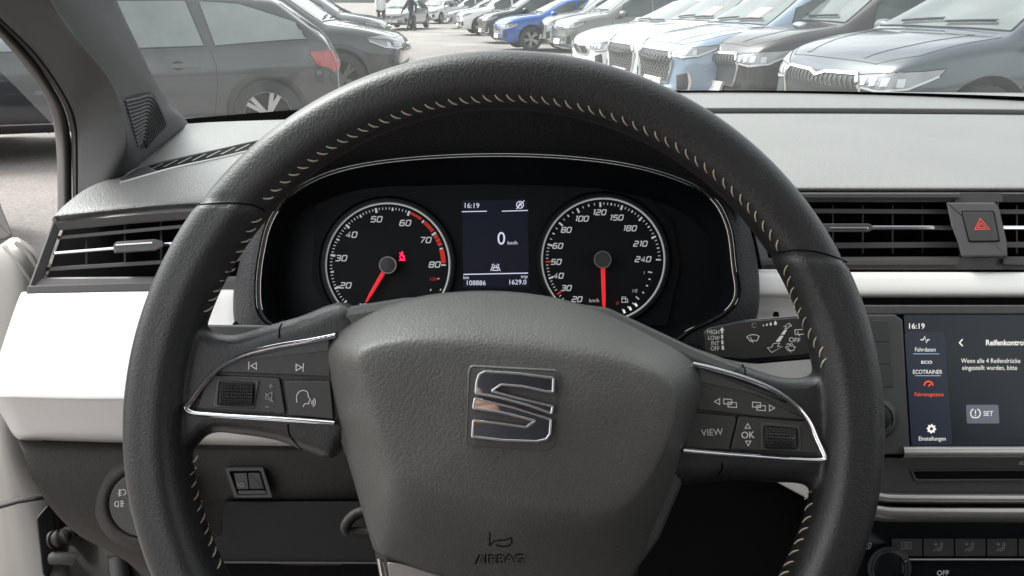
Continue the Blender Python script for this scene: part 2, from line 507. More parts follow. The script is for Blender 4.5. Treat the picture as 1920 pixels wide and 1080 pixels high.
def addslab(V, Fc, pts, dfront, dback, rnd):
    """rounded pad between two depths, added to a mesh being collected"""
    rings = []
    K = 5
    for k in range(K + 1):
        t = k / K * math.pi / 2
        off = rnd * (1 - math.sin(t)); dd = dfront + (dback - dfront) * .5 * (1 - math.sin(math.pi / 2 - t + 0)) 
        rings.append((rnd * (1 - math.sin(t)), dfront + (dback - dfront) * .5 * (1 - math.cos(t))))
    for k in range(1, K + 1):
        t = k / K * math.pi / 2
        rings.append((rnd * (1 - math.cos(t)), dback - (dback - dfront) * .5 * (1 - math.sin(t))))
    n = len(pts); k0 = len(V)
    for off, d in rings:
        for p in inset(pts, off): V.append(C(p[0], p[1], d))
    for k in range(len(rings) - 1):
        for i in range(n):
            j = (i + 1) % n
            Fc.append((k0 + k * n + i, k0 + k * n + j, k0 + (k + 1) * n + j, k0 + (k + 1) * n + i))
    Fc.append(tuple(k0 + i for i in range(n))); Fc.append(tuple(k0 + (len(rings) - 1) * n + i for i in range(n))[::-1])
V, Fc = build_rim()
spL = catmull([(290, 640), (330, 585), (372, 600), (402, 622), (440, 628), (490, 614), (560, 594), (660, 570), (700, 700), (640, 850), (575, 846), (520, 826), (450, 815), (398, 812), (368, 838), (340, 875), (290, 850)], 4, True)
spR = catmull([(1230, 640), (1310, 655), (1390, 684), (1460, 706), (1510, 706), (1548, 680), (1590, 660), (1640, 700), (1640, 880), (1590, 930), (1535, 930), (1505, 908), (1440, 904), (1380, 900), (1300, 908), (1220, 900), (1180, 760)], 4, True)
addslab(V, Fc, [tuple(p) for p in spL], WD - .004, WD + .024, 26)
addslab(V, Fc, [tuple(p) for p in spR], WD - .004, WD + .024, 26)
rim0 = obj('rim', V, Fc, M['leather'], wheel)
mo = rim0.modifiers.new('remesh', 'REMESH'); mo.mode = 'VOXEL'; mo.voxel_size = .00125; mo.use_smooth_shade = True
sm = rim0.modifiers.new('smooth', 'SMOOTH'); sm.factor = .6; sm.iterations = 9
dg = bpy.context.evaluated_depsgraph_get()
me = bpy.data.meshes.new_from_object(rim0.evaluated_get(dg))
rim0.modifiers.clear(); rim0.data = me
rim0.data.polygons.foreach_set('use_smooth', [True] * len(me.polygons))
rim = rim0
rimS = onmesh(bvh_of(rim), WD)
# lower double spoke with satin insert
lsp = [(700, 1020), (760, 1000), (960, 1060), (1160, 1020), (1200, 1040), (1180, 1200), (1120, 1420), (1060, 1500), (830, 1500), (780, 1420), (740, 1230)]
slab('lower_spoke', lsp, flat(WD), M['leather'], wheel, t=.02, bev=20, bevh=.007, h=.002, round_=20)
slab('lower_spoke_insert', [(724, 1052), (760, 1058), (860, 1090), (950, 1110), (1000, 1200), (960, 1380), (860, 1400), (790, 1330), (750, 1180)], flat(WD), M['silver'], wheel, t=.004, bev=3, h=.0065, round_=8)
sweep('lower_spoke_chrome', [flat(WD)(x, y, .0065) for x, y in [(712, 1046), (722, 1100), (740, 1190), (776, 1340)]], M['chrome'], wheel, w=.0015)
# seams on the rim
def seam(pts, nm='leather_seam', mm=None, w=.0005, off=.00005, fn=None):
    fn = fn or rimS
    return sweep(nm, [fn(p[0], p[1], off) for p in catmull(pts, 6)], mm or M['black'], wheel, w=w, hgt=w * .6, n=6)
seam([(368, 385), (400, 382), (440, 381), (475, 385), (497, 395)])
seam([(1458, 474), (1490, 469), (1530, 472), (1565, 482), (1588, 492)])
seam([(528, 607), (524, 618), (524, 634)])
seam([(1392, 684), (1397, 694), (1396, 708)])
seam([(540, 796), (543, 815), (556, 832), (566, 842)])
seam([(1354, 868), (1353, 880), (1345, 893)])
# stitches
def stitch_line(path, gap=21.5, flip=0., leng=20):
    P = [np.array(p, float) for p in catmull(path, 24)]
    out = []; acc = 0
    for a, b in zip(P, P[1:]):
        acc += np.linalg.norm(b - a)
        if acc >= gap:
            acc -= gap; out.append((b, (b - a) / np.linalg.norm(b - a)))
    for c, t in out:
        c = c + np.random.RandomState(int(c[0] * 7 + c[1])).uniform(-.7, .7, 2)
        inw = np.array(WC) - c; inw = inw / np.linalg.norm(inw)
        d = t + inw * .8; d = d / np.linalg.norm(d)
        nrm = np.array((-d[1], d[0]))
        pts = []
        for k in range(7):
            u = k / 6 * 2 - 1
            q = c + d * (u * leng / 2) - nrm * ((1 - u * u) * -2.2 * 1)
            pts.append(rimS(q[0], q[1], .0004 * (1.3 - u ** 4)))
        # keep to the leather: drop points that missed the rim
        ds = [(p - CAM).dot(FWD) for p in pts]; md = sorted(ds)[3]
        pts = [p for p, x in zip(pts, ds) if abs(x - md) < .012]
        if len(pts) > 3:
            sweep('stitch', pts, M['thread'], wheel, w=.00044, hgt=.0004, n=6, taper=lambda u: .55 + .45 * math.sin(math.pi * min(1, max(0, u))))
stitch_line([(WC[0] + 616 * math.cos(R(a)), WC[1] - 616 * math.sin(R(a))) for a in range(138, 31, -3)], 22)
stitch_line([(392, 592), (378, 610)][::-1] and [(384, 600), (394, 570), (412, 538), (434, 503), (452, 468), (469, 434), (486, 402)], 21)
stitch_line([(1468, 486), (1480, 530), (1497, 580), (1517, 622), (1540, 660), (1546, 690)], 21)
stitch_line([(418, 1078), (402, 1035), (386, 990), (373, 945), (363, 900), (364, 860)], 22.5)
stitch_line([(1513, 905), (1516, 940), (1512, 975), (1500, 1010), (1484, 1045), (1466, 1085)], 22.5)
# hub behind the cover
hubpts = [(560, 606), (640, 575), (760, 548), (960, 540), (1140, 568), (1330, 668), (1352, 760), (1300, 905), (1240, 1010), (1170, 1130), (760, 1110), (690, 1030), (640, 850), (590, 840), (545, 790), (528, 640)]
slab('hub_housing', [(528, 618), (560, 597), (640, 577), (760, 558), (960, 553), (1140, 577), (1300, 652), (1390, 688), (1388, 720), (1310, 800), (1290, 880), (1235, 1010), (1170, 1100), (760, 1090), (700, 1030), (648, 850), (600, 780), (530, 700)], flat(WD), M['hubplastic'], wheel, t=.03, bev=16, bevh=.007, h=.0035, round_=10)
# airbag cover
A_ = [(612, 655), (640, 618), (700, 583), (780, 557), (870, 546), (960, 547), (1050, 560), (1130, 585), (1220, 628), (1290, 668), (1318, 710), (1310, 765), (1280, 850), (1247, 940), (1220, 1005), (1192, 1070), (1150, 1110), (1050, 1125), (940, 1115), (800, 1082), (722, 1046), (700, 1010), (680, 945), (655, 860), (632, 780), (617, 712)]
B_ = [(672, 672), (694, 652), (744, 641), (800, 638), (880, 640), (960, 645), (1050, 655), (1130, 668), (1190, 684), (1240, 706), (1266, 738), (1262, 790), (1242, 850), (1208, 912), (1170, 950), (1110, 966), (1040, 969), (960, 963), (900, 953), (840, 941), (785, 926), (750, 905), (730, 865), (710, 810), (692, 750), (677, 705)]
A2 = catmull(A_, 8, True); B2 = catmull(B_, 8, True); cen = np.array((960, 800.))
cov_r = []
def ring_at(P, h): cov_r.append([C(p[0], p[1], WD - h) for p in P])
ring_at(A2, -.022); ring_at(A2, .000)
for t, h in ((.015, .0025), (.04, .0045), (.08, .0062), (.15, .0086), (.25, .0118), (.4, .0168), (.55, .0217), (.7, .0262), (.82, .0294), (.9, .0311), (.96, .0320)):
    ring_at([a * (1 - t) + b * t for a, b in zip(A2, B2)], h)
for s, h in ((1., .0326), (.97, .0331), (.92, .0337), (.85, .0340), (.75, .0344), (.6, .0349), (.45, .0353), (.3, .0356), (.15, .0358), (.05, .0358)):
    ring_at([cen + (b - cen) * s for b in B2], h)
cover = lathe_rings('airbag_cover', cov_r, M['cover'], wheel, smooth=60)
covS = onmesh(bvh_of(cover), WD - .02)
text_px('airbag_lettering', 'AIRBAG', 938, 1049, 17, covS, M['cover'], wheel, sx=1.1, bold=.015, rot=-1.5, hh=.0009)
aw = bpy.data.materials.new('x'); bpy.data.materials.remove(aw)
icon('horn_symbol', [[(918, 998), (918, 1024)], [(918, 1024), (926, 1015), (938, 1013), (948, 1013)], [(948, 1013), (958, 1008), (960, 1018), (954, 1024), (940, 1025), (930, 1022)]], covS, M['black'], wheel, w=2.2, h=.0004)
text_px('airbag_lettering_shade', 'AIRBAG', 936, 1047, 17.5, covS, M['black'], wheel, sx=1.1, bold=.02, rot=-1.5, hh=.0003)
# emblem in its recess
dE = (covS(960, 760) - CAM).dot(FWD)
E = flat(dE)
EM = lambda pts: [(860 + x / 5.4, 660 + y / 5.4) for x, y in pts]
rec = EM([(130, 150), (985, 195), (1010, 250), (985, 930), (900, 1000), (110, 945), (80, 900), (110, 200)])
rec = rpoly(rec, 14, 6)
ring_slab('emblem_recess_rim', inset(rec, -4), inset(rec, 3), E, M['cover'], wheel, t=.004, bev=3.0, h=.0002)
slab('emblem_recess', inset(rec, 1), E, M['hubplastic'], wheel, t=.002, bev=0, h=.0001)
e1 = EM([(175, 300), (200, 225), (270, 190), (600, 212), (965, 258), (962, 412), (880, 405), (650, 355), (432, 338), (352, 392), (640, 470), (960, 545), (944, 632), (700, 545), (430, 472), (165, 420)])
e2 = EM([(158, 465), (550, 555), (940, 678), (930, 835), (890, 890), (790, 912), (450, 900), (130, 862), (142, 690), (400, 715), (680, 755), (758, 700), (640, 668), (400, 610), (140, 572)])
for e in (e1, e2):
    slab('emblem_letter', rpoly(e, 3, 3), E, M['mirror'], wheel, t=.0030, bev=1.6, bevh=.0008, h=.0028, smooth=12)
    ed = rpoly(inset(e, 1.2), 2, 3)
    sweep('emblem_edge_glint', [E(p[0], p[1], .0027) for p in ed], M['badgeglint'], wheel, w=.00058, hgt=.0005, n=8, closed=True)  # brighter bead added along the outline to draw the bevel's highlight
# switch pads on the spokes
SW = flat(WD - .0055)
def chrome_trim(pts, w=5.2):
    pth = [SW(p[0], p[1], .0012) for p in catmull(pts, 8)]
    k = w / F_PX * WD
    sweep('spoke_trim', pth, M['chrome'], wheel, prof=[(-k, -.003), (-k, .0004), (-k * .8, .0013), (-k * .35, .0019), (k * .2, .0020), (k * .75, .0013), (k, .0003), (k, -.003)], smooth=40)
L4 = lambda pts: [(330 + x / 4.5, 600 + y / 4.5) for x, y in pts]
R4 = lambda pts: [(1270 + x / 4.5, 660 + y / 4.5) for x, y in pts]
slab('switch_pad', rpoly([(355, 762), (372, 728), (392, 699), (425, 672), (500, 650), (630, 628), (640, 790), (500, 782), (375, 774)], 8), SW, M['switchbase'], wheel, t=.012, bev=2, h=-.0016)
slab('switch_pad', rpoly([(1290, 690), (1380, 708), (1450, 732), (1495, 758), (1520, 790), (1548, 855), (1535, 862), (1400, 852), (1270, 844)], 8), SW, M['switchbase'], wheel, t=.012, bev=2, h=-.0016)
chrome_trim([(630, 629), (580, 639), (520, 649), (465, 663), (425, 681), (398, 702), (376, 728), (357, 755), (350, 764), (362, 773), (400, 777), (460, 781), (540, 786), (628, 793)])
chrome_trim([(1298, 683), (1340, 693), (1400, 711), (1450, 732), (1488, 757), (1515, 788), (1532, 825), (1546, 855), (1541, 862), (1510, 862), (1440, 857), (1360, 851), (1280, 844)])
rock = slab('track_rocker_button', rpoly(L4([(282, 437), (330, 395), (400, 350), (500, 305), (800, 225), (1300, 145), (1300, 480), (1100, 470)]), 2, 3), SW, M['button'], wheel, t=.006, bev=1.6, h=.0008)
slab('rocker_facet', rpoly(L4([(425, 355), (520, 312), (800, 238), (1290, 160), (1290, 262), (800, 318)]), 2, 3), SW, M['switchbase'], wheel, t=.001, bev=1.5, h=.0011)
slab('voice_button', rpoly(L4([(915, 512), (1300, 512), (1330, 836), (952, 800)]), 4), SW, M['button'], wheel, t=.006, bev=1.6, h=.0006)
slab('volume_surround', rpoly(L4([(265, 462), (875, 488), (925, 795), (175, 745)]), 6), SW, M['button'], wheel, t=.006, bev=2.5, h=.0002)
ring_slab('scroll_wheel_surround', rpoly(L4([(345, 492), (705, 505), (660, 752), (300, 735)]), 5), rpoly(L4([(368, 512), (668, 528), (650, 735), (352, 715)]), 5), SW, M['switchbase'], wheel, t=.004, bev=1.5, h=.0010)
rk2 = slab('view_rocker_button', rpoly(R4([(170, 120), (300, 165), (500, 232), (700, 305), (850, 365), (960, 430), (1040, 500), (1105, 575), (700, 545), (170, 485)]), 2, 3), SW, M['button'], wheel, t=.006, bev=1.6, h=.0008)
slab('view_rocker_facet', rpoly(R4([(190, 135), (450, 225), (700, 318), (860, 385), (930, 430), (600, 345), (190, 255)]), 2, 3), SW, M['switchbase'], wheel, t=.001, bev=1.5, h=.0011)
slab('view_button', rpoly(R4([(120, 512), (480, 545), (497, 575), (432, 825), (60, 805)]), 4), SW, M['button'], wheel, t=.006, bev=1.6, h=.0006)
slab('ok_surround', rpoly(R4([(518, 535), (1130, 590), (1225, 862), (452, 818)]), 6), SW, M['button'], wheel, t=.006, bev=2.5, h=.0002)
ring_slab('scroll_wheel_surround', rpoly(R4([(700, 590), (1040, 620), (1045, 845), (705, 825)]), 5), rpoly(R4([(730, 622), (1010, 645), (1018, 822), (735, 810)]), 5), SW, M['switchbase'], wheel, t=.004, bev=1.5, h=.0010)
def scroller(cx, cy, w, h_, rot):
    """knurled roller: a barrel with rows of small teeth"""
    NX, NY = 15, 9; ax = R(rot); rings = []
    for i in range(NX * 2 + 1):
        u = i / (NX * 2) * 2 - 1
        ring = []
        edge = math.sqrt(max(0, 1 - abs(u) ** 8)) * .25 + .75
        for j in range(NY * 2 + 1):
            v = j / (NY * 2) * 2 - 1
            tooth = .0009 * ((i % 2) * (j % 2))
            x = u * w / 2; y = math.sin(v * 1.25) / math.sin(1.25) * h_ / 2
            hh = (.0042 * math.cos(v * 1.25) - .0012) * edge + tooth
            ring.append(SW(cx + x * math.cos(ax) - y * math.sin(ax), cy + y * math.cos(ax) + x * math.sin(ax), hh))
        rings.append(ring)
    lathe_rings('scroll_wheel', rings, M['knurl'], wheel, cap0=True, cap1=True, closed=True, smooth=10)
scroller(443, 739, 62, 42, 2)
scroller(1463, 821, 59, 40, 3)
B1 = lambda px, py, h=0.: SW(px, py, h + .0010)
def tri(cx, cy, s, d):
    P = {'l': [(cx - s, cy), (cx + s * .8, cy - s), (cx + s * .8, cy + s)], 'r': [(cx + s, cy), (cx - s * .8, cy - s), (cx - s * .8, cy + s)],
         'u': [(cx, cy - s), (cx - s, cy + s * .8), (cx + s, cy + s * .8)], 'd': [(cx, cy + s), (cx - s, cy - s * .8), (cx + s, cy - s * .8)]}[d]
    return (P, True)
icon('previous_symbol', [tri(476, 686, 6, 'l'), [(467, 678), (466, 693)]], B1, M['print_'], wheel, 1.8)
icon('next_symbol', [tri(560, 689, 6, 'r'), [(569, 681), (568, 697)]], B1, M['print_'], wheel, 1.8)
icon('mute_symbol', [([(499, 740), (503, 739), (510, 735), (509, 752), (502, 748), (498, 748)], True), [(497, 737), (513, 754)]], B1, M['greyprint'], wheel, 1.4)
icon('volume_plus', [[(504, 723), (512, 724)], [(508, 719), (507, 728)]], B1, M['greyprint'], wheel, 1.4)
icon('volume_minus', [[(497, 763), (505, 763)]], B1, M['greyprint'], wheel, 1.4)
icon('voice_symbol', [catmull([(557, 755), (556, 748), (557, 740), (562, 734), (570, 732), (577, 736), (578, 743), (582, 750), (579, 753), (579, 757), (572, 757), (568, 763)], 3), arc(581, 754, 4, -55, 35, 6), arc(581, 754, 7, -55, 40, 6), arc(581, 754, 10.5, -55, 45, 6)], B1, M['print_'], wheel, 1.5)
def pages(cx, cy):
    return [([(cx - 12, cy - 8), (cx + 3, cy - 7), (cx + 3, cy + 2), (cx - 12, cy + 1)], True), ([(cx - 4, cy - 2), (cx + 12, cy - 1), (cx + 12, cy + 8), (cx - 4, cy + 7)], True), [(cx - 3, cy + 4), (cx + 3, cy - 1)]]
icon('page_back_symbol', [tri(1345, 753, 5.5, 'l')] + pages(1369, 756), B1, M['print_'], wheel, 1.6)
icon('page_next_symbol', pages(1423, 762) + [tri(1447, 765, 5.5, 'r')], B1, M['print_'], wheel, 1.6)
text_px('view_lettering', 'VIEW', 1335, 810, 13, B1, M['print_'], wheel, sx=.95, rot=-3)
text_px('ok_lettering', 'OK', 1402, 815, 13, B1, M['print_'], wheel, sx=.95, rot=-2, bold=.01)
icon('up_symbol', [tri(1402, 799, 5, 'u')], B1, M['print_'], wheel, 1.5)
icon('down_symbol', [tri(1403, 831, 5, 'd')], B1, M['print_'], wheel, 1.5)

# steering column shroud behind the hub
col = thing('steering_column', 'black plastic steering column cover running from the wheel hub to the dashboard', 'steering column', C(960, 830, .45))
rows = []
for d, k in ((.395, 1), (.44, 1.05), (.50, 1.0), (.60, .95)):
    cx, cy, w, h_ = 960, 800, .068 * k, .05 * k
    cc = C(960, 800, d) - UPV * .012 * (d - .395) / .2
    rows.append([cc + RGT * (w * math.copysign(abs(math.cos(a)) ** .6, math.cos(a))) + UPV * (h_ * math.copysign(abs(math.sin(a)) ** .6, math.sin(a))) for a in [2 * math.pi * i / 40 for i in range(40)]])
lathe_rings('column_cover', rows, M['dashdark'], col, cap0=True, cap1=True)
sweep('height_lever', catmull([C(700, 958, .45), C(672, 962, .45), C(655, 975, .449), C(648, 990, .449), C(660, 998, .45), C(710, 996, .45)], 6), M['dashdark'], col, w=.0032, hgt=.003)

# wiper stalk ------------------------------------------------------
st = thing('wiper_stalk', 'black wiper stalk printed HIGH LOW INT behind the right side of the wheel', 'wiper stalk', C(1330, 650, .50))
SF = plane3((1320, 620, .445), (1320, 680, .445), (1560, 640, .43))
S7 = lambda pts: [(1300 + x / 7.385, 560 + y / 7.385) for x, y in pts]
slab('stalk_body', rpoly(S7([(130, 470), (190, 400), (640, 300), (1560, 225), (1800, 215), (1800, 830), (1500, 850), (880, 905), (640, 880), (130, 760)]), 7, 4), SF, M['gloss'], st, t=.018, bev=4, h=-.0008)
slab('stalk_face', rpoly(S7([(160, 470), (210, 405), (640, 318), (1450, 262), (1760, 245), (1760, 755), (1400, 790), (700, 842), (300, 800), (170, 740)]), 7, 4), SF, M['stalkpl'], st, t=.003, bev=1.5, h=.0)
for s, x, y in (('HIGH', 276, 458), ('LOW', 282, 540), ('INT', 302, 615), ('OFF', 300, 688)):
    px, py = S7([(x, y)])[0]
    text_px('stalk_lettering', s, px, py, 8.5, SF, M['print_'], st, sx=.82, rot=3)
px, py = S7([(1402, 570)])[0]
text_px('stalk_lettering', 'OFF', px, py, 9, SF, M['print_'], st, rot=5)
icon('speed_arrow', [], SF, M['print_'], st, polys=[S7([(398, 392), (430, 440), (412, 442), (412, 482), (384, 482), (382, 442), (364, 442)]), S7([(384, 500), (412, 500), (413, 555), (386, 556)]), S7([(386, 575), (414, 575), (418, 632), (388, 632)]), S7([(390, 652), (420, 650), (428, 708), (396, 708)])])
icon('wiper_symbol', [(S7([(740, 530), (780, 505), (825, 497), (870, 503), (912, 522), (875, 590), (850, 580), (825, 580), (795, 595)]), True), S7([(785, 530), (832, 612)])], SF, M['print_'], st, 1.2)
icon('rain_drops', [], SF, M['print_'], st, polys=[[(1300 + x / 7.385 + r * math.cos(t) * (1 if math.sin(t) < .5 else .7), 560 + y / 7.385 - r * math.sin(t) * (1.9 if math.sin(t) > .8 else 1)) for t in [R(30 * k) for k in range(12)]] for x, y, r in ((970, 373, 1.3), (1018, 365, 1.8), (1072, 355, 2.3), (1137, 345, 2.9))])
icon('washer_symbol', [arc(1414, 610, 4, 40, 330, 10)], SF, M['greyprint'], st, 1.2)
icon('rear_wiper_arrow', [(S7([(1330, 342), (1362, 378), (1330, 382), (1305, 412), (1270, 412), (1290, 382), (1245, 385)]), True), (S7([(1195, 615), (1165, 660), (1235, 662), (1085, 745), (1025, 680), (1085, 672), (1110, 620)]), True)], SF, M['print_'], st, 1.1, polys=[S7([(1265, 428), (1298, 430), (1262, 497), (1210, 495)]), S7([(1205, 512), (1250, 514), (1200, 596), (1138, 596)])])
icon('rear_window_symbol', [(S7([(1405, 432), (1525, 425), (1532, 490), (1412, 498)]), True), S7([(1440, 455), (1472, 520)])], SF, M['print_'], st, 1.2)
icon('rear_washer_symbol', [(S7([(1280, 672), (1345, 650), (1412, 668), (1380, 722), (1350, 715), (1318, 722)]), True), S7([(1315, 680), (1355, 745)]), arc(1478, 647, 2.6, 0, 180, 6), arc(1484, 647, 2.6, 0, 180, 6)], SF, M['print_'], st, 1.1)
st2 = thing('indicator_stalk', 'thin black indicator stalk edge behind the left side of the wheel', 'indicator stalk', C(480, 612, .45))
slab('stalk_body', rpoly([(330, 608), (500, 610), (600, 610), (600, 660), (330, 655)], 5), flat(.46), M['button'], st2, t=.016, bev=4)

# ================================================================== INSTRUMENT CLUSTER
clu = thing('instrument_cluster', 'black instrument cluster with two round gauges and small display behind the wheel', 'instrument cluster', C(940, 480, .59))
FD = .592
CF = flat(FD)
outl = [(487, 590), (480, 545), (486, 480), (505, 410), (550, 355), (640, 315), (780, 294), (960, 288), (1120, 298), (1240, 322), (1330, 362), (1368, 420), (1380, 500), (1385, 555), (1360, 590), (1300, 620), (1230, 650), (960, 660), (640, 650), (520, 615)]
O1 = catmull(outl, 6, True)
def sc(P, kx, ky, cx=935, cy=480): return [(cx + (p[0] - cx) * kx, cy + (p[1] - cy) * ky) for p in P]
O2 = sc(O1, .985, .975)
Oin = catmull([(525, 590), (515, 545), (520, 480), (540, 425), (590, 385), (680, 355), (800, 348), (960, 346), (1100, 352), (1220, 375), (1290, 405), (1330, 450), (1350, 510), (1345, 560), (1320, 590), (1270, 615), (1200, 640), (960, 650), (660, 640), (560, 610)], 6, True)
# shroud band around, cone, back
shr = catmull([(450, 640), (437, 560), (455, 470), (480, 380), (520, 300), (640, 215), (780, 175), (960, 160), (1130, 175), (1270, 225), (1350, 300), (1385, 370), (1412, 450), (1424, 530), (1418, 600), (1385, 640), (1300, 668), (960, 690), (640, 680), (500, 655)], 6, True)
def lipd(p, add=0.):
    t = max(0, min(1, (430 - p[1]) / 190)); return .572 - .085 * t * t * (3 - 2 * t) + add
rings = [[C(p[0], p[1], lipd(p) if d is None else (lipd(p, d) if d < 0 else d)) for p in P] for P, d in ((shr, .70), (shr, None), (sc(shr, .992, .990), -.006), (sc(O1, 1.03, 1.03), .5525), (sc(O1, 1.008, 1.008), .5515), (O1, .553))]
lathe_rings('cluster_shroud', rings, M['shroud'], clu, cap1=False, smooth=50)
for q_ in rings[2:4]: pass
rings = [[C(p[0], p[1], d) for p in P] for P, d in ((sc(O1, .999, .998), .558), (sc(O1, .996, .993), .549), (sc(O1, .990, .984), .549), (sc(O1, .986, .978), .560))]
lathe_rings('cluster_bezel', rings, M['housing'], clu, cap1=False, smooth=30)
rings = [[C(p[0], p[1], d) for p in P] for P, d in ((sc(O1, .986, .978), .5500), (sc(O1, .9845, .976), .5497), (sc(O1, .983, .9745), .552))]
lathe_rings('cluster_trim_line', rings, M['darkchrome'], clu, cap1=False, smooth=30)
rings = [[C(p[0], p[1], d) for p in P] for P, d in ((sc(O1, .981, .972), .552), (sc(O1, .97, .955), .570), (Oin, .596))]
lathe_rings('cluster_housing', rings, M['housing'], clu, cap1=True, smooth=50)
poly_px('dial_faceplate', [[(590, 400), (640, 366), (760, 352), (960, 350), (1120, 352), (1220, 372), (1262, 420), (1275, 500), (1250, 610), (620, 610), (585, 520)]], CF, M['face'], clu, h=.0)
def gauge(cx, cy, r, nm):
    rg = [[(cx + rr * math.cos(R(4 * k)), cy - rr * math.sin(R(4 * k))) for k in range(90)] for rr in (r + 15, r + 10, r + 4, r + 2.5)]
    lathe_rings('gauge_collar', [[CF(p[0], p[1], h) for p in P] for P, h in zip(rg, (0, .006, .006, .001))], M['housing'], clu, cap1=False)
    rg = [[(cx + rr * math.cos(R(4 * k)), cy - rr * math.sin(R(4 * k))) for k in range(90)] for rr in (r + 2.2, r - .8)]
    lathe_rings('gauge_ring', [[CF(p[0], p[1], .0012) for p in P] for P in rg], M['dialring'], clu, cap1=False)
gauge(727, 497, 115, 't'); gauge(1131, 487, 114, 's')
def tick(cx, cy, ang, r0, r1, w):
    c_, s_ = math.cos(R(ang)), math.sin(R(ang))
    a = np.array((cx + r0 * c_, cy - r0 * s_)); b = np.array((cx + r1 * c_, cy - r1 * s_)); n = np.array((s_, c_)) * w / 2
    return [a + n, b + n, b - n, a - n]
tx, ty = 727, 497
maj, mnr, red = [], [], []
for v in range(5, 81):
    a = (80 - v) * 3.4
    if v % 10 == 0: maj.append(tick(tx, ty, a, 100, 109, 4.2 if v < 80 else 2.6))
    elif v % 5 == 0: mnr.append(tick(tx, ty, a, 102, 108, 3.2))
    elif v < 60: mnr.append(tick(tx, ty, a, 104, 108.5, 1.5))
o = poly_px('tachometer_ticks', maj + mnr, CF, M['dialnum'], clu, h=.0006); tag(o, kind='stuff')
for v0, v1, r0 in ((60.6, 64.2, 104), (65.5, 69.3, 102), (70.5, 74.3, 101), (75.4, 79.4, 100.5)):
    n = 8 if v0 < 62 else (5 if v0 < 69 else (3 if v0 < 74 else 1))
    for k in range(n):
        a0 = (80 - (v0 + (v1 - v0) * k / n)) * 3.4; a1 = (80 - (v0 + (v1 - v0) * (k + (.8 if n > 1 else 1)) / n)) * 3.4
        red.append(arc(tx, ty, 109, a0, a1, 4) + arc(tx, ty, r0, a1, a0, 4))
o = poly_px('red_zone', red, CF, M['dialred'], clu, h=.0004); tag(o, kind='stuff')
for s, x, y in (('10', 680, 575), ('20', 648, 535), ('30', 640, 484), ('40', 659, 440), ('50', 706, 411), ('60', 760, 418), ('70', 798, 450), ('80', 815, 496)):
    dialfig(s, x, y, 9.8, CF, M['dialnum'], clu)
text_px('temperature_numeral', '130', 812, 523, 6, CF, M['dialred'], clu, sx=1.15, slant=.2, hh=.0006)
o = poly_px('temperature_ticks', [tick(812, 560, 50, 20, 24, 2), tick(800, 560, 65, 16, 20, 2), [(820, 522), (824, 521), (824, 523), (820, 524)]], CF, M['dialnum'], clu, h=.0006); tag(o, kind='stuff')
sx_, sy_ = 1131, 487
AN = {20: 236, 30: 216, 40: 199, 50: 182, 60: 164.5, 80: 140, 100: 117, 120: 93, 150: 70.5, 180: 47.5, 210: 24, 240: 0}
maj, mnr = [], []
ks = sorted(AN)
for v in ks:
    if v in (50, 30): continue
    maj.append(tick(sx_, sy_, AN[v], 99, 108, 3.6 if v < 240 else 3))
for a, b in zip(ks, ks[1:]):
    st_ = 2 if a < 60 else 5
    n = int((b - a) / st_)
    for k in range(1, n):
        ang = AN[a] + (AN[b] - AN[a]) * k / n
        mnr.append(tick(sx_, sy_, ang, 103, 107.5, 2.6 if (n % 2 == 0 and k == n // 2) else 1.5))
o = poly_px('speedometer_ticks', maj + mnr, CF, M['dialnum'], clu, h=.0006); tag(o, kind='stuff')
o = poly_px('speed_limit_mark', [tick(sx_, sy_, 182, 99, 108, 3.2), tick(sx_, sy_, 217, 99, 108, 3.5)], CF, M['dialred'], clu, h=.0006); tag(o, kind='stuff')
for s, x, y in (('20', 1082, 561), ('30', 1062, 540), ('40', 1047, 517), ('50', 1043, 491), ('60', 1046, 461), ('80', 1062, 431), ('100', 1091, 410), ('120', 1124, 398), ('150', 1156, 408), ('180', 1181, 428), ('210', 1201, 457), ('240', 1206, 486)):
    dialfig(s, x, y, 9.2, CF, M['dialnum'], clu, wr=.78)
text_px('dial_unit', 'km/h', 1114, 563, 7, CF, M['dialnum'], clu, hh=.0006)
text_px('fuel_numeral', '1', 1208, 511, 6, CF, M['dialnum'], clu, slant=.2, hh=.0006)
text_px('fuel_numeral', '1/2', 1190, 545, 6, CF, M['dialnum'], clu, slant=.2, hh=.0006)
text_px('fuel_numeral', '0', 1158, 568, 6.5, CF, M['dialred'], clu, slant=.2, sx=1.1, hh=.0006)
fu = [tick(1128, 496, a, r0, 96, 2.2) for a, r0 in ((-9, 88), (-17, 92), (-25, 92), (-34, 92), (-43, 88), (-51, 92), (-58, 92), (-65, 92))]
o = poly_px('fuel_ticks', fu, CF, M['dialnum'], clu, h=.0006); tag(o, kind='stuff')
o = poly_px('fuel_bars', [tick(1131, 487, a, 101, 108, 4) for a in (-54, -61, -68)], CF, M['screentext'], clu, h=.0006); tag(o, kind='stuff')
fb = []
for a in (-54.5, -61.5, -68.5):
    fb.append(arc(1131, 487, 107, a - 2, a + 2, 3) + arc(1131, 487, 103, a + 2, a - 2, 3))
icon('fuel_pump_symbol', [([(1166, 557), (1173, 557), (1173, 567), (1166, 567)], True), [(1174, 559), (1177, 562), (1177, 567), (1174, 566)], [(1167, 560), (1172, 560)]], CF, M['dialnum'], clu, 1.2, h=.0006)
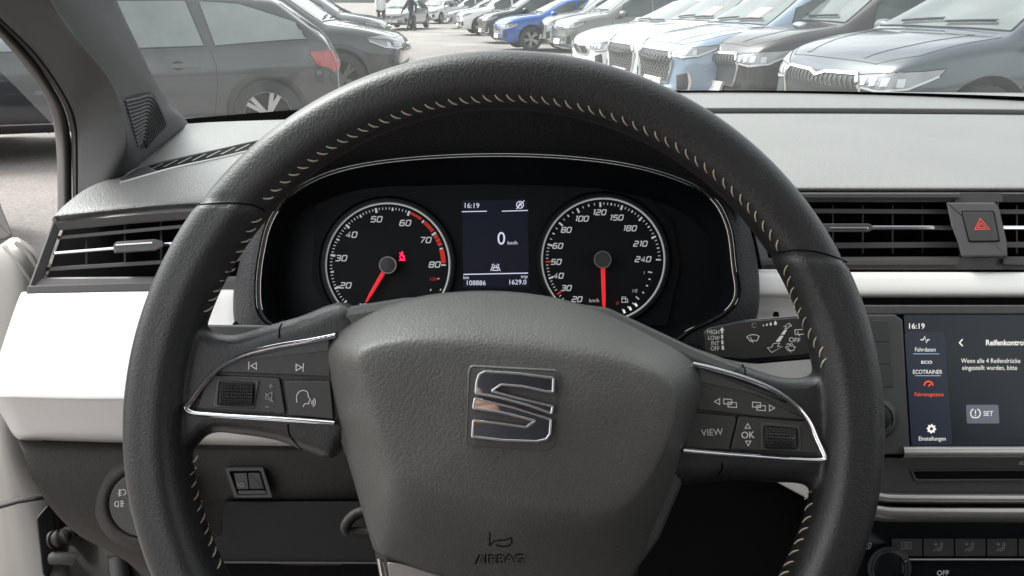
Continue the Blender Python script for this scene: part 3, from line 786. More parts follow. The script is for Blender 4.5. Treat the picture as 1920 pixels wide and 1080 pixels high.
def needle_part(cx, cy, tipx, tipy, L0=10):
    d = np.array((tipx - cx, tipy - cy), float); Lg = np.linalg.norm(d); d = d / Lg; n = np.array((-d[1], d[0]))
    c0 = np.array((cx, cy))
    pts = [c0 + d * L0 + n * 4.2, c0 + d * Lg * .75 + n * 3.4, c0 + d * Lg + n * 1.5, c0 + d * Lg - n * 1.5, c0 + d * Lg * .75 - n * 3.4, c0 + d * L0 - n * 4.2]
    slab('needle', [tuple(p) for p in pts], CF, M['needle'], clu, t=.0015, bev=1.6, bevh=.0008, h=.0062)
    rg = [[(cx + rr * math.cos(R(10 * k)), cy - rr * math.sin(R(10 * k))) for k in range(36)] for rr in (17, 17, 16, 14.6, 14)]
    lathe_rings('needle_hub_ring', [[CF(p[0], p[1], h) for p in P] for P, h in zip(rg, (0, .0095, .0105, .0105, .0095))], M['silver'], clu, cap1=False)
    rg = [[(cx + rr * math.cos(R(10 * k)), cy - rr * math.sin(R(10 * k))) for k in range(36)] for rr in (14.4, 8, 1)]
    lathe_rings('needle_hub', [[CF(p[0], p[1], h) for p in P] for P, h in zip(rg, (.0098, .0101, .0102))], M['switchbase'], clu)
needle_part(727, 497, 686, 567)
needle_part(1130, 487, 1133, 590)
icon('seatbelt_warning', [[(748, 488), (760, 488)], ([(751, 486), (750, 480), (754, 477), (758, 480), (758, 486)], True), [(749, 474), (758, 484)]], CF, M['warn'], clu, 1.8, polys=[[(754 + 2.4 * math.cos(R(40 * k)), 474 + 2.4 * math.sin(R(40 * k))) for k in range(9)]], h=.0006)
# central display
slab('display_pane', [(866, 376), (989, 374), (992, 538), (869, 540)], CF, M['dispoff'], clu, t=.001, bev=0, h=.0003)
Dp = lambda px, py, h=0.: CF(px, py, h + .0006)
text_px('clock_digits', '16:19', 884, 385, 10, Dp, M['disp'], clu, rot=1)
icon('display_line', [[(866, 397), (913, 396)]], Dp, M['disp'], clu, 1.6)
icon('display_line', [[(941, 396), (990, 394.5)]], Dp, M['disp'], clu, 1.6)
icon('display_line', [[(869, 514.5), (990, 512)]], Dp, M['disp'], clu, 1.8)
icon('start_stop_symbol', [(arc(975, 384, 6.5, 0, 345, 20), True), [(968, 392), (983, 376)], [(971, 388), (975, 380), (979, 388)]], Dp, M['disp'], clu, 1.5)
text_px('speed_digit', '0', 940, 446, 25, Dp, M['disp'], clu, sx=.95)
text_px('speed_unit', 'km/h', 961, 455, 7, Dp, M['disp'], clu)
icon('traffic_sign_symbol', [[(920, 508), (924, 498)], [(938, 508), (934, 498)], ([(924, 507), (925, 502), (933, 502), (934, 507)], True), [(926, 502), (927, 498), (931, 498), (932, 502)], [(922, 497), (926, 495)], [(932, 495), (936, 497)]], Dp, M['disp'], clu, 1.4)
text_px('odometer_unit', 'km', 874, 520, 6.5, Dp, M['disp'], clu)
text_px('odometer_digits', '108886', 892, 530, 9.5, Dp, M['disp'], clu, sx=.98)
text_px('trip_unit', 'trip', 983, 518, 6.5, Dp, M['disp'], clu)
text_px('trip_digits', '1629.0', 970, 528.5, 9.5, Dp, M['disp'], clu, sx=.98)
# ================================================================== DASHBOARD
def CX(X, py, d): return CAM + FWD * d + RGT * X + UPV * ((540 - py) / F_PX * d)
dash = thing('dashboard', 'grey grained dashboard with glossy white trim strips in front of the steering wheel', 'dashboard', Vector((.1, .6, 1.0)))
# top pad, right of the binnacle: windscreen edge -> front lip
XS = (.02, .20, .40, .62, .85, 1.1)
def dash_rows(sec): return [[CX(X, py + bow * (X - .35) ** 2 * k, d) for X in XS] for py, d, k, bow in sec]
grid('top_pad', dash_rows([(213, .992, 1, 24), (217, .98, 1, 24), (240, .90, 1, 14), (285, .77, 1, 6), (325, .675, 1, 2), (340, .645, 1, 0), (347, .632, 1, 0), (352, .627, 1, 0), (357, .628, 1, 0), (361, .632, 1, 0)]), M['dash'], dash, sub=4, sub2=5, t=.006, tdir=Vector((0, .3, -.95)))
grid('defroster_panel', dash_rows([(172, 1.17, 1, 10), (176, 1.155, 1, 10), (196, 1.05, 1, 20), (201, 1.03, 1, 24), (204, 1.028, 1, 24)]), M['dash'], dash, sub=4, sub2=4, t=.006, tdir=Vector((0, .3, -.95)))
grid('defroster_groove', dash_rows([(196, 1.06, 1, 24), (222, .96, 1, 24)]), M['black'], dash, sub=3, t=.004, tdir=Vector((0, 0, -1)), interp=False)
for o_ in (bpy.data.objects['defroster_groove'],): o_.location.z = -.010
# left top pad between pillar and binnacle
grid('top_pad', [
    [C(352, 232, .86), C(400, 229, .90), C(480, 226, .95), (C(600, 222, .98)), C(760, 215, 1.0), C(960, 205, 1.0)],
    [C(300, 275, .78), C(360, 270, .80), C(450, 265, .82), (C(600, 262, .84)), C(760, 262, .84), C(960, 262, .84)],
    [C(235, 322, .70), C(310, 312, .715), C(420, 306, .73), (C(560, 300, .74)), C(760, 310, .74), C(960, 310, .74)],
    [C(165, 352, .655), C(260, 343, .66), C(380, 338, .665), (C(520, 332, .67)), C(760, 340, .68), C(960, 340, .68)],
    [C(122, 384, .615), C(220, 374, .62), C(345, 364, .625), (C(490, 360, .63)), C(760, 365, .64), C(960, 365, .64)],
    [C(104, 403, .600), C(205, 392, .606), C(340, 380, .612), (C(480, 378, .618)), C(760, 385, .62), C(960, 385, .62)],
    [C(97, 411, .603), C(205, 400, .610), C(340, 388, .616), (C(480, 384, .622)), C(760, 395, .63), C(960, 395, .63)]], M['dash'], dash, sub=6, sub2=5, t=.006, tdir=Vector((0, .3, -.95)))
DL = onmesh(bvh_of([o for o in bpy.data.objects if o.name.startswith('top_pad')][-1]), .7)
# side-window demister slot on the left pad
dv = thing('side_demister_vent', 'long narrow demister slot with slanted slats in the left dashboard top', 'air vent', DL(350, 300))
UP_ = catmull([(228, 336), (246, 321), (275, 311), (330, 299), (400, 284), (470, 268), (505, 262)], 5)
LO_ = catmull([(226, 343), (258, 334), (300, 322), (345, 311), (410, 297), (476, 281), (512, 274)], 5)
gridpatch('vent_cavity', UP_, LO_, DL, M['black'], dv, n=40, nv=4, h=.0006)
sweep('vent_frame', [DL(p[0], p[1], .001) for p in UP_], M['ventpl'], dv, w=.0016, hgt=.0012)
sweep('vent_frame', [DL(p[0], p[1], .001) for p in LO_], M['silver'], dv, w=.0014, hgt=.0012)
gridpatch('vent_end_plate', UP_[:11], LO_[:11], DL, M['ventpl'], dv, n=10, nv=3, h=.0014)
for k in range(8):
    x = 292 + k * 27; y = 313 - k * 6.0
    gridpatch('vent_slat', [(x - 14, y + 6), (x + 12, y - 7)], [(x - 11, y + 6), (x + 15, y - 7)], DL, M['dash'], dv, n=4, nv=2, h=.0016)

# underside band and dark core so nothing is hollow
slab('dash_core', [(120, 425), (420, 402), (420, 560), (700, 640), (1250, 640), (1400, 560), (1400, 380), (2300, 370), (2300, 1500), (460, 1500), (440, 1230), (330, 1120), (260, 1050), (190, 985), (120, 905), (80, 830), (60, 700), (75, 560)], flat(.70), M['black'], dash, t=.10, bev=0)
# white trims
TW = plane3((100, 560, .592), (1900, 560, .592), (100, 740, .545))
tl = lambda pts: pts
wl = grid('white_trim', [
    [C(48, 549, .600), C(180, 546, .600), C(300, 544, .600), C(460, 541, .600), C(470, 541, .602)],
    [C(38, 553, .592), C(178, 551, .592), C(300, 549, .592), C(450, 546, .592), C(462, 547, .602)],
    [C(14, 620, .572), C(165, 620, .572), C(300, 616, .572), C(448, 612, .572), C(462, 612, .59)],
    [C(-8, 690, .555), C(150, 690, .555), C(300, 690, .555), C(460, 690, .555), C(480, 690, .57)],
    [C(-18, 738, .545), C(150, 742, .545), C(300, 742, .545), C(470, 742, .545), C(490, 742, .56)],
    [C(-16, 748, .547), C(150, 752, .547), C(300, 752, .547), C(470, 752, .547), C(490, 752, .56)],
    [C(4, 780, .562), C(150, 782, .560), C(300, 784, .560), C(470, 784, .560), C(490, 784, .57)],
    [C(24, 814, .575), C(150, 818, .575), C(300, 821, .575), C(500, 824, .575), C(560, 824, .58)],
    [C(36, 824, .590), C(150, 828, .590), C(300, 832, .590), C(500, 836, .590), C(560, 836, .59)]], M['white'], dash, sub=4, t=.004, smooth=60)
wr_ = [(.155, 0)]
RX = (.178, .30, .45, .7, 1.1)
grid('white_trim', [[CX(X, py, d) for X in RX] for py, d in ((510, .606), (513, .598), (530, .594), (548, .592), (555, .594), (559, .602))], M['white'], dash, sub=4, t=.004, smooth=60)
slab('white_trim_inner', [(1412, 505), (1560, 505), (1620, 700), (1560, 760), (1330, 760), (1330, 700), (1412, 600), (1422, 560)], flat(.604), M['white'], dash, t=.01, bev=3)
slab('white_trim_lower', rpoly([(1380, 820), (1560, 880), (1640, 940), (1640, 975), (1560, 960), (1440, 895)], 6), flat(.60), M['white'], dash, t=.01, bev=3)
slab('trim_clip', rpoly([(436, 607), (440, 603), (446, 603), (449, 607), (449, 612), (436, 612)], 1), flat(.565), M['black'], dash, t=.004, bev=1)
slab('trim_clip', rpoly([(1449, 588), (1452, 584), (1458, 584), (1461, 589), (1461, 594), (1449, 594)], 1), flat(.595), M['black'], dash, t=.004, bev=1)
# lower dash, left
LD = grid('lower_panel', [
    [C(34, 826, .588), C(120, 829, .590), C(250, 832, .592), C(400, 835, .594), C(560, 838, .596), C(720, 838, .600)],
    [C(44, 850, .580), C(125, 850, .582), C(250, 850, .584), C(400, 850, .590), C(560, 850, .592), C(720, 850, .60)],
    [C(62, 900, .578), C(130, 900, .578), C(250, 900, .580), C(400, 900, .590), C(560, 900, .594), C(720, 900, .604)],
    [C(98, 955, .585), C(160, 955, .582), C(260, 950, .582), C(400, 935, .594), C(560, 935, .598), C(720, 935, .61)],
    [C(150, 1005, .60), C(200, 1005, .592), C(280, 990, .590), C(400, 945, .60), C(560, 942, .602), C(720, 942, .614)],
    [C(240, 1055, .62), C(270, 1060, .61), C(330, 1060, .606), C(400, 1060, .63), C(560, 1060, .63), C(720, 1060, .63)],
    [C(300, 1120, .64), C(330, 1120, .63), C(370, 1120, .62), C(420, 1200, .64), C(560, 1200, .64), C(720, 1200, .64)]], M['dashdark'], dash, sub=5, t=.005)
LDs = onmesh(bvh_of(LD), .59)
slab('kneepad_panel', rpoly([(418, 1000), (418, 950), (424, 940), (720, 940), (760, 1000), (760, 1055), (395, 1052), (398, 1010)], 8), flat(.59), M['kneepad'], dash, t=.02, bev=2.5)
sweep('kneepad_edge', [flat(.588)(x, y) for x, y in ((395, 1054), (560, 1055), (780, 1056))], M['ventpl'], dash, w=.0008)
slab('footwell_panel', [(380, 1056), (1300, 1056), (1700, 990), (1900, 1300), (700, 1500), (380, 1400)], flat(.63), M['black'], dash, t=.02, bev=0)
slab('column_bay', [(640, 640), (1400, 640), (1480, 700), (1560, 880), (1640, 960), (1640, 1300), (640, 1300)], flat(.622), M['black'], dash, t=.02, bev=0)
# beam leveller
lv = thing('headlight_level_dial', 'small framed headlight level thumbwheel beside the kneepad under the wheel', 'switch', LDs(468, 905))
L6 = lambda pts: [(x / 3, 720 + y / 3) for x, y in pts]
ls = flat(.584)
ring_slab('switch_frame', rpoly(L6([(1262, 470), (1480, 468), (1535, 640), (1318, 640)]), 4, 3), rpoly(L6([(1290, 490), (1465, 488), (1505, 622), (1338, 625)]), 4, 3), ls, M['button'], lv, t=.006, bev=1)
slab('switch_bed', rpoly(L6([(1285, 485), (1468, 485), (1510, 628), (1335, 630)]), 3, 3), ls, M['black'], lv, t=.004, bev=0, h=-.003)
slab('level_symbol_plate', rpoly(L6([(1315, 502), (1388, 500), (1400, 592), (1335, 592)]), 2, 3), ls, M['button'], lv, t=.004, bev=1, h=-.0006)
slab('thumbwheel', rpoly(L6([(1394, 500), (1462, 498), (1490, 590), (1405, 592)]), 2, 3), ls, M['knurl'], lv, t=.004, bev=2.5, h=.0004)
slab('switch_sill', rpoly(L6([(1338, 600), (1492, 598), (1502, 620), (1342, 622)]), 2, 3), ls, M['button'], lv, t=.004, bev=1, h=-.0005)
icon('level_symbol', [([(449, 910), (452, 906), (456, 907), (457, 912), (452, 913)], True), [(444, 907), (448, 907)], [(444, 911), (448, 911)]], ls, M['greyprint'], lv, 1.0)
# light switch
lsw = thing('light_switch', 'round rotary light switch with fog lamp symbols partly behind the left rim', 'light switch', LDs(250, 950))
lf = plane3((205, 880, .574), (300, 880, .570), (205, 1000, .576))
def circ(cx, cy, rx, ry, n=48): return [(cx + rx * math.cos(2 * math.pi * k / n), cy - ry * math.sin(2 * math.pi * k / n)) for k in range(n)]
lc = (268, 945)
rg = [circ(*lc, *r) for r in ((92, 88), (84, 80), (76, 73), (70, 67), (63, 62))]
lathe_rings('switch_surround', [[lf(p[0], p[1], h) for p in P] for P, h in zip(rg, (-.006, -.0015, .0005, .0, -.003))], M['dashdark'], lsw, cap1=False, smooth=70)
slab('switch_face', circ(*lc, 63, 61), lf, M['button'], lsw, t=.006, bev=2, h=.0006)
slab('rotary_knob', circ(280, 945, 40, 40), lf, M['button'], lsw, t=.004, bev=4, h=.010, bevh=.003)
icon('front_fog_symbol', [(arc(231, 923, 5, -90, 90, 8) + [(229, 918)], False), [(228, 919), (222, 920)], [(228, 924), (221, 925)], [(228, 928), (223, 929)], [(225, 917), (223, 931)]], lf, M['print_'], lsw, 1.2, h=.0010)
icon('rear_fog_symbol', [(arc(220, 945, 5, 90, 270, 8) + [(222, 950), (222, 940)], False), [(225, 941), (232, 940)], [(225, 945), (233, 944)], [(225, 949), (232, 949)], [(228, 938), (229, 951)]], lf, M['print_'], lsw, 1.2, h=.0010)

# ------------------------------------------------------------------ vents
def bar(name, a, b, hpx, fn, m, parent, t=.012, bev=1.2, h=0., taper=1.):
    return slab(name, [(a[0], a[1] - hpx / 2), (b[0], b[1] - hpx * taper / 2), (b[0], b[1] + hpx * taper / 2), (a[0], a[1] + hpx / 2)], fn, m, parent, t=t, bev=bev, h=h)
lvn = thing('left_air_vent', 'dark air vent with chrome bar and slider at the left end above white trim', 'air vent', C(200, 480, .6))
VL = plane3((60, 540, .598), (300, 540, .598), (110, 415, .606))
ring_slab('vent_frame', [(99, 414), (240, 401), (480, 384), (480, 545), (240, 547), (48, 552)], [(112, 432), (240, 420), (470, 402), (470, 518), (240, 519), (82, 520)], VL, M['ventpl'], lvn, t=.02, ti=.02, bev=3, h=.002, hi=-.001)
slab('frame_lip', [(52, 536), (240, 530), (480, 524), (480, 544), (240, 546), (49, 551)], VL, M['ventpl'], lvn, t=.01, bev=2, h=.0045)
slab('vent_cavity', [(125, 428), (480, 398), (480, 520), (100, 522)], VL, M['black'], lvn, t=.002, bev=0, h=-.035)
bar('vent_slat', (108, 446), (480, 412), 7, VL, M['ventpl'], lvn, h=-.004)
bar('vent_slat', (86, 505), (480, 480), 8, VL, M['ventpl'], lvn, h=-.004)
bar('vent_chrome_bar', (100, 475), (480, 444), 6.5, VL, M['chrome'], lvn, h=-.002, t=.006, bev=1.8)
for x, y in ((160, 455), (232, 452), (300, 446)): bar('vent_blade', (x, y), (x + 4, y), 80, VL, M['button'], lvn, h=-.016, t=.012, bev=.5)
slab('vent_slider', rpoly([(212, 460), (218, 453), (290, 448), (306, 452), (308, 462), (292, 470), (214, 475)], 3), VL, M['ventpl'], lvn, t=.008, bev=3, h=.006)
bar('slider_chrome', (217, 459.5), (286, 455), 3.2, VL, M['chrome'], lvn, h=.0064, t=.002, bev=.6)
cv = thing('centre_air_vent', 'wide dark centre air vent with chrome bar, right behind the wheel rim', 'air vent', C(1600, 430, .61))
VC = flat(.612)
ring_slab('vent_frame', [(1396, 362), (1500, 361), (1800, 361), (1800, 506), (1500, 506), (1428, 506)], [(1417, 380), (1500, 379), (1800, 379), (1800, 481), (1500, 482), (1441, 484)], VC, M['ventpl'], cv, t=.03, ti=.02, bev=2.5, h=.003, hi=.001)
slab('frame_lip', [(1424, 486), (1800, 485), (1800, 497), (1426, 497)], VC, M['ventpl'], cv, t=.01, bev=2.5, h=.0065)
slab('frame_lip', [(1396, 362), (1800, 362), (1800, 372), (1398, 372)], VC, M['ventpl'], cv, t=.01, bev=2.5, h=.005)
slab('vent_cavity', [(1410, 372), (1800, 372), (1800, 488), (1425, 488)], VC, M['black'], cv, t=.002, bev=0, h=-.035)
bar('vent_slat', (1420, 395), (1800, 397), 9, VC, M['ventpl'], cv, h=-.004)
bar('vent_slat', (1440, 461), (1800, 459), 11, VC, M['ventpl'], cv, h=-.004)
bar('vent_chrome_bar', (1425, 427), (1800, 427), 9, VC, M['chrome'], cv, h=-.002, t=.006, bev=2.2)
for x in (1500, 1560, 1616, 1672, 1728): bar('vent_blade', (x, 430), (x + 3.5, 430), 90, VC, M['button'], cv, h=-.016, t=.012, bev=.5)
slab('vent_slider', rpoly([(1540, 419), (1630, 419), (1637, 424), (1636, 431), (1628, 435), (1540, 435)], 2), VC, M['ventpl'], cv, t=.008, bev=2, h=.005)
bar('slider_chrome', (1556, 428), (1628, 428), 4.2, VC, M['chrome'], cv, h=.0056, t=.002, bev=.8)
cv2 = thing('passenger_side_air_vent', 'air vent cut by the frame edge on the far side of the hazard button', 'air vent', C(1950, 430, .61))
ring_slab('vent_frame', [(1870, 361), (1980, 361), (2260, 361), (2260, 506), (1980, 506), (1870, 506)], [(1872, 379), (1980, 379), (2240, 379), (2240, 481), (1980, 481), (1872, 481)], VC, M['ventpl'], cv2, t=.03, ti=.02, bev=2.5, h=.003, hi=.001)
slab('frame_lip', [(1880, 485), (2260, 485), (2260, 497), (1880, 497)], VC, M['ventpl'], cv2, t=.01, bev=2.5, h=.0065)
slab('vent_cavity', [(1860, 372), (2260, 372), (2260, 488), (1860, 488)], VC, M['black'], cv2, t=.002, bev=0, h=-.035)
bar('vent_slat', (1872, 397), (2250, 397), 9, VC, M['ventpl'], cv2, h=-.004)
bar('vent_slat', (1872, 459), (2250, 459), 11, VC, M['ventpl'], cv2, h=-.004)
bar('vent_chrome_bar', (1872, 427), (2250, 427), 9, VC, M['chrome'], cv2, h=-.002, t=.006, bev=2.2)
for x in (1905, 1960, 2016): bar('vent_blade', (x, 430), (x + 3.5, 430), 90, VC, M['button'], cv2, h=-.016, t=.012, bev=.5)
for y0, y1 in ((361, 379), (482, 506)): slab('vent_frame_bridge', [(1790, y0), (1880, y0), (1880, y1), (1790, y1)], VC, M['ventpl'], cv, t=.02, bev=1, h=.0028)
hz = thing('hazard_button', 'dark hazard warning button with red triangle between the two centre vents', 'hazard button', C(1832, 430, .60))
HF = plane3((1780, 380, .606), (1880, 380, .606), (1780, 482, .594))
slab('button_housing', rpoly([(1774, 379), (1866, 379), (1874, 392), (1888, 455), (1889, 481), (1803, 482), (1796, 455), (1784, 425)], 4), HF, M['ventpl'], hz, t=.03, bev=4, h=.0)
ring_slab('button_gap', rpoly([(1802, 395), (1864, 395), (1875, 453), (1816, 454)], 4), rpoly([(1804, 397), (1862, 397), (1873, 451), (1818, 452)], 4), HF, M['black'], hz, t=.002, bev=0, h=.0004)
slab('button_cap', rpoly([(1804, 397), (1862, 397), (1873, 451), (1818, 452)], 4), HF, M['button'], hz, t=.002, bev=1, h=.0009)
icon('hazard_symbol', [([(1838, 410), (1855, 430), (1828, 430)], True), ([(1839, 418), (1848, 427), (1834, 427)], True)], HF, M['hazard'], hz, 1.8, h=.0012)

# ------------------------------------------------------------------ infotainment
inf = thing('infotainment_screen', 'touchscreen unit showing German menu text and the time 16:19', 'touchscreen', C(1800, 720, .58))
IF = flat(.580)
slab('unit_recess', [(1540, 560), (2320, 560), (2320, 900), (1540, 930)], flat(.60), M['black'], inf, t=.02, bev=0)
slab('upper_ledge', [(1560, 572), (2300, 572), (2300, 590), (1560, 590)], IF, M['ventpl'], inf, t=.02, bev=3, h=-.006)
slab('key_column', rpoly([(1600, 590), (1678, 590), (1692, 600), (1706, 845), (1700, 852), (1600, 852)], 3), IF, M['switchbase'], inf, t=.02, bev=3, h=.003)
for k, (y0, y1, xr) in enumerate(((601, 641, 1667), (643, 683, 1669), (685, 726, 1674))):
    slab('side_key', rpoly([(1605, y0), (xr - 1, y0), (xr + 1, y1), (1605, y1)], 2), IF, M['button'], inf, t=.004, bev=1, h=.0036)
def knob(cx, cy, r, fn, par, hh=.012):
    rg = [circ(cx, cy, k * r, k * r) for k in (1.18, 1.1, 1.0, .97, .86, .84, .78)]
    lathe_rings('knob_skirt', [[fn(p[0], p[1], h) for p in P] for P, h in zip(rg[:3], (0, .002, .004))], M['button'], par, cap1=False)
    lathe_rings('knob_ring', [[fn(p[0], p[1], h) for p in P] for P, h in zip([circ(cx, cy, k * r, k * r) for k in (1.0, .99, .93, .86, .84)], (.002, hh * .8, hh, hh, hh * .92))], M['chrome'], par, cap1=False)
    lathe_rings('knob_face', [[fn(p[0], p[1], h) for p in P] for P, h in zip([circ(cx, cy, k * r, k * r) for k in (.84, .5, .1)], (hh * .9, hh * .93, hh * .93))], M['gloss'], par)
knob(1646, 786, 33, lambda x, y, h=0.: IF(x, y, h + .003), inf)
slab('screen_glass', rpoly([(1694, 590), (2300, 590), (2300, 837), (1708, 837)], 3), IF, M['screen'], inf, t=.006, bev=1)
slab('menu_panel', rpoly([(1696, 622), (1770, 622), (1786, 834), (1709, 834)], 7), IF, M['screenpanel'], inf, t=.0005, bev=0, h=.0002)
I1 = lambda px, py, h=0.: IF(px, py, h + .0003)
T = lambda s, x, y, h, m='screentext', **k: text_px('screen_text', s, x, y, h, I1, M[m], inf, **k)
T('16:19', 1718, 611, 10.5, sx=1.02, bold=.01)
T('Fahrdaten', 1735, 655, 8, sx=.9)
T('ECO', 1737.5, 679, 5.5, sx=1.4, bold=.02)
T('ECOTRAINER', 1739, 697, 8, sx=.84)
T('Fahrzeugstatus', 1742, 739, 7.5, 'screenred', sx=.9)
T('Einstellungen', 1748, 822, 8, sx=.9)
T('Reifenkontrolle', 1848, 642, 10.5, align='LEFT', bold=.025, sx=.93)
T('Wenn alle 4 Reifendrücke', 1802, 676, 9, align='LEFT', sx=.86)
T('eingestellt wurden, bitte', 1803.5, 689, 9, align='LEFT', sx=.86)
slab('set_key', rpoly([(1811, 759), (1872, 759), (1874, 794), (1813, 794)], 3), IF, M['screenbtn'], inf, t=.0005, bev=0, h=.0003)
I2 = lambda px, py, h=0.: IF(px, py, h + .0006)
text_px('screen_text', 'SET', 1853, 775, 9.5, I2, M['screentext'], inf, sx=.92)
icon('tyre_symbol', [arc(1829, 775, 9, 115, 245, 10), arc(1829, 775, 9, -65, 65, 10), [(1824, 783), (1834, 783)], [(1829, 769), (1829, 776)], [(1829, 778), (1829, 780)]], I2, M['screentext'], inf, 1.8)
icon('pulse_symbol', [[(1726, 637), (1731, 637), (1734, 631), (1737, 643), (1739, 637), (1743, 637)]], I1, M['screentext'], inf, 1.8)
icon('menu_line', [[(1712, 663.5), (1761, 663.5)], [(1716, 704.5), (1764, 704.5)]], I1, M['screenblue'], inf, 1.0)
icon('gauge_symbol', [arc(1741, 723, 8, 0, 180, 14), [(1741, 724), (1745, 720)]], I1, M['screenred'], inf, 2.6)
gear = []
for k in range(32):
    r = 9 if (k // 2) % 2 == 0 else 7
    gear.append((1746.5 + r * math.cos(2 * math.pi * k / 32), 804 + r * math.sin(2 * math.pi * k / 32)))
gi = [(1746.5 + 3 * math.cos(2 * math.pi * k / 32), 804 + 3 * math.sin(2 * math.pi * k / 32)) for k in range(32)]
icon('gear_symbol', [], I1, M['screentext'], inf, polys=[[gear[k], gear[(k + 1) % 32], gi[(k + 1) % 32], gi[k]] for k in range(32)])
icon('back_arrow', [[(1805, 636), (1799, 642.5), (1805, 649)]], I1, M['screentext'], inf, 2.4)
grid('silver_frame', [[CX(X, py, d) for X in (.302, .33, .6, 1.0)] for py, d in ((837, .578), (840, .574), (856, .574), (860, .582))], M['silver'], inf, sub=3, t=.003)
slab('player_panel', [(1600, 858), (2300, 858), (2300, 960), (1600, 960)], flat(.584), M['button'], inf, t=.02, bev=0)
ring_slab('disc_slot', rpoly([(1708, 881), (2260, 879), (2260, 900), (1716, 902)], 5), rpoly([(1711, 883.5), (2258, 881.5), (2258, 897), (1718, 898.5)], 4), flat(.582), M['ventpl'], inf, t=.004, bev=.8)
slab('disc_slot_void', rpoly([(1712, 884), (2256, 882), (2256, 896), (1719, 898)], 4), flat(.5835), M['black'], inf, t=.002, bev=0)
text_px('slot_lettering', 'SD', 1917, 868, 6, flat(.5835), M['print_'], inf, sx=1.3, slant=.25, bold=.02)
# lower silver bands, climate panel
cl = thing('climate_panel', 'black climate control panel with seat airflow keys and OFF key under silver bands', 'climate control', C(1800, 1020, .60))
def band(name, ys, m):
    rows = []
    for y, d in ys:
        r = []
        for X, dy in ((.262, -20), (.270, -10), (.285, -3), (.31, 0), (.45, 1), (.7, 1), (1.0, 1)):
            r.append(CX(X, y + dy, d))
        rows.append(r)
    grid(name, rows, m, cl, sub=4, t=.004)
band('silver_band', ((925, .580), (929, .574), (940, .574), (944, .580)), M['silver'])
band('band_groove', ((942, .584), (952, .584)), M['gloss'])
band('silver_band', ((951, .577), (955, .571), (974, .573), (979, .584)), M['silver'])
slab('climate_fascia', [(1560, 975), (2300, 975), (2300, 1400), (1560, 1400)], flat(.592), M['gloss'], cl, t=.02, bev=0)
for k in range(5):
    x0 = 1672 + k * 59.5
    slab('climate_key', rpoly([(x0, 1010), (x0 + 57, 1010), (x0 + 57, 1043), (x0, 1043)], 2), flat(.590), M['button'], cl, t=.004, bev=1.2)
CFc = flat(.5898)
icon('rear_demist_symbol', [([(1691, 1017), (1708, 1017), (1708, 1029), (1691, 1029)], True), [(1695, 1020), (1704, 1020)], [(1695, 1023), (1704, 1023)], [(1695, 1026), (1704, 1026)]], CFc, M['greyprint'], cl, 1.2)
for cx in (1759, 1817, 1876):
    icon('seat_airflow_symbol', [[(cx + 6, 1017), (cx + 3, 1028), (cx - 4, 1030), (cx - 8, 1033)], [(cx + 9, 1018), (cx + 6, 1031), (cx - 2, 1033)], [(cx - 8, 1020), (cx - 1, 1021)], [(cx - 4, 1017), (cx - 4, 1024)]], CFc, M['greyprint'], cl, 1.6)
icon('demist_symbol', [([(1625, 1018), (1634, 1019), (1631, 1028), (1624, 1029)], True), [(1627, 1020), (1629, 1027)]], CFc, M['greyprint'], cl, 1.8)
sweep('chrome_line', [flat(.589)(x, 1049) for x in (1690, 1900, 2200)], M['silver'], cl, w=.0008)
text_px('key_lettering', 'OFF', 1768, 1074, 9.5, flat(.5915), M['print_'], cl, bold=.015)
knob(1668, 1066, 35, flat(.588), cl, .022)

# ------------------------------------------------------------------ left A pillar
pil = thing('windscreen_pillar', 'grey plastic windscreen pillar trim with ribbed tweeter grille and door seal', 'pillar', C(240, 300, .75))
PR = [[(-90, -60, .46), (40, -60, .47), (78, -55, .50), (135, -60, .56), (188, -60, .60), (204, -60, .625)],
      [(0, 33, .55), (75, 0, .52), (108, 10, .535), (160, 0, .58), (205, 0, .64), (219, 0, .67)],
      [(70, 103, .61), (125, 60, .56), (150, 75, .57), (200, 65, .62), (243, 75, .69), (256, 80, .72)],
      [(123, 180, .655), (180, 125, .61), (200, 140, .62), (240, 130, .67), (277, 145, .74), (290, 150, .78)],
      [(143, 233, .685), (212, 180, .64), (230, 200, .65), (265, 190, .71), (304, 190, .79), (320, 196, .84)],
      [(146, 300, .695), (226, 262, .66), (245, 270, .67), (280, 240, .73), (328, 218, .82), (342, 217, .87)],
      [(146, 366, .70), (200, 348, .68), (243, 325, .70), (275, 296, .74), (338, 243, .83), (354, 232, .875)]]
pm = grid('pillar_trim', [[C(*p) for p in r] for r in PR], M['pillar'], pil, sub=6, t=.012, smooth=70)
PS = onmesh(bvh_of(pm), .7)
tg = [(233, 186), (238, 180), (276, 171), (286, 174), (313, 228), (312, 240), (270, 280), (258, 279)]
ring_slab('tweeter_frame', rpoly(inset(tg, -1.6), 3), rpoly(inset(tg, .2), 3), PS, M['pillar'], pil, t=.003, bev=.5, h=.0008)
gridpatch('tweeter_recess', [(233, 184), (257, 175), (281, 172), (298, 200), (313, 230)], [(234, 189), (246, 233), (258, 277), (266, 281), (312, 238)], PS, M['tweet'], pil, n=20, nv=12, h=.0003)
for k in range(13):
    u = (k + .5) / 13
    a = np.array((233.5, 187.)) * (1 - u) + np.array((259., 277.)) * u
    b = np.array((284., 175.)) * (1 - u) + np.array((268., 262.)) * u
    c = np.array((312., 232.)) * (1 - u) + np.array((273., 279.)) * u
    b = b + (a + c - 2 * b) * .04
    pts = catmull([a, (a + b) / 2 + np.array((1, -1)), b, (b + c) / 2 + np.array((2, -1.5)), c], 9)
    sweep('tweeter_rib', [PS(p[0], p[1], .0022 + (.0004 if i % 2 else 0)) for i, p in enumerate(pts)], M['pillar'], pil, w=.0011, n=6)
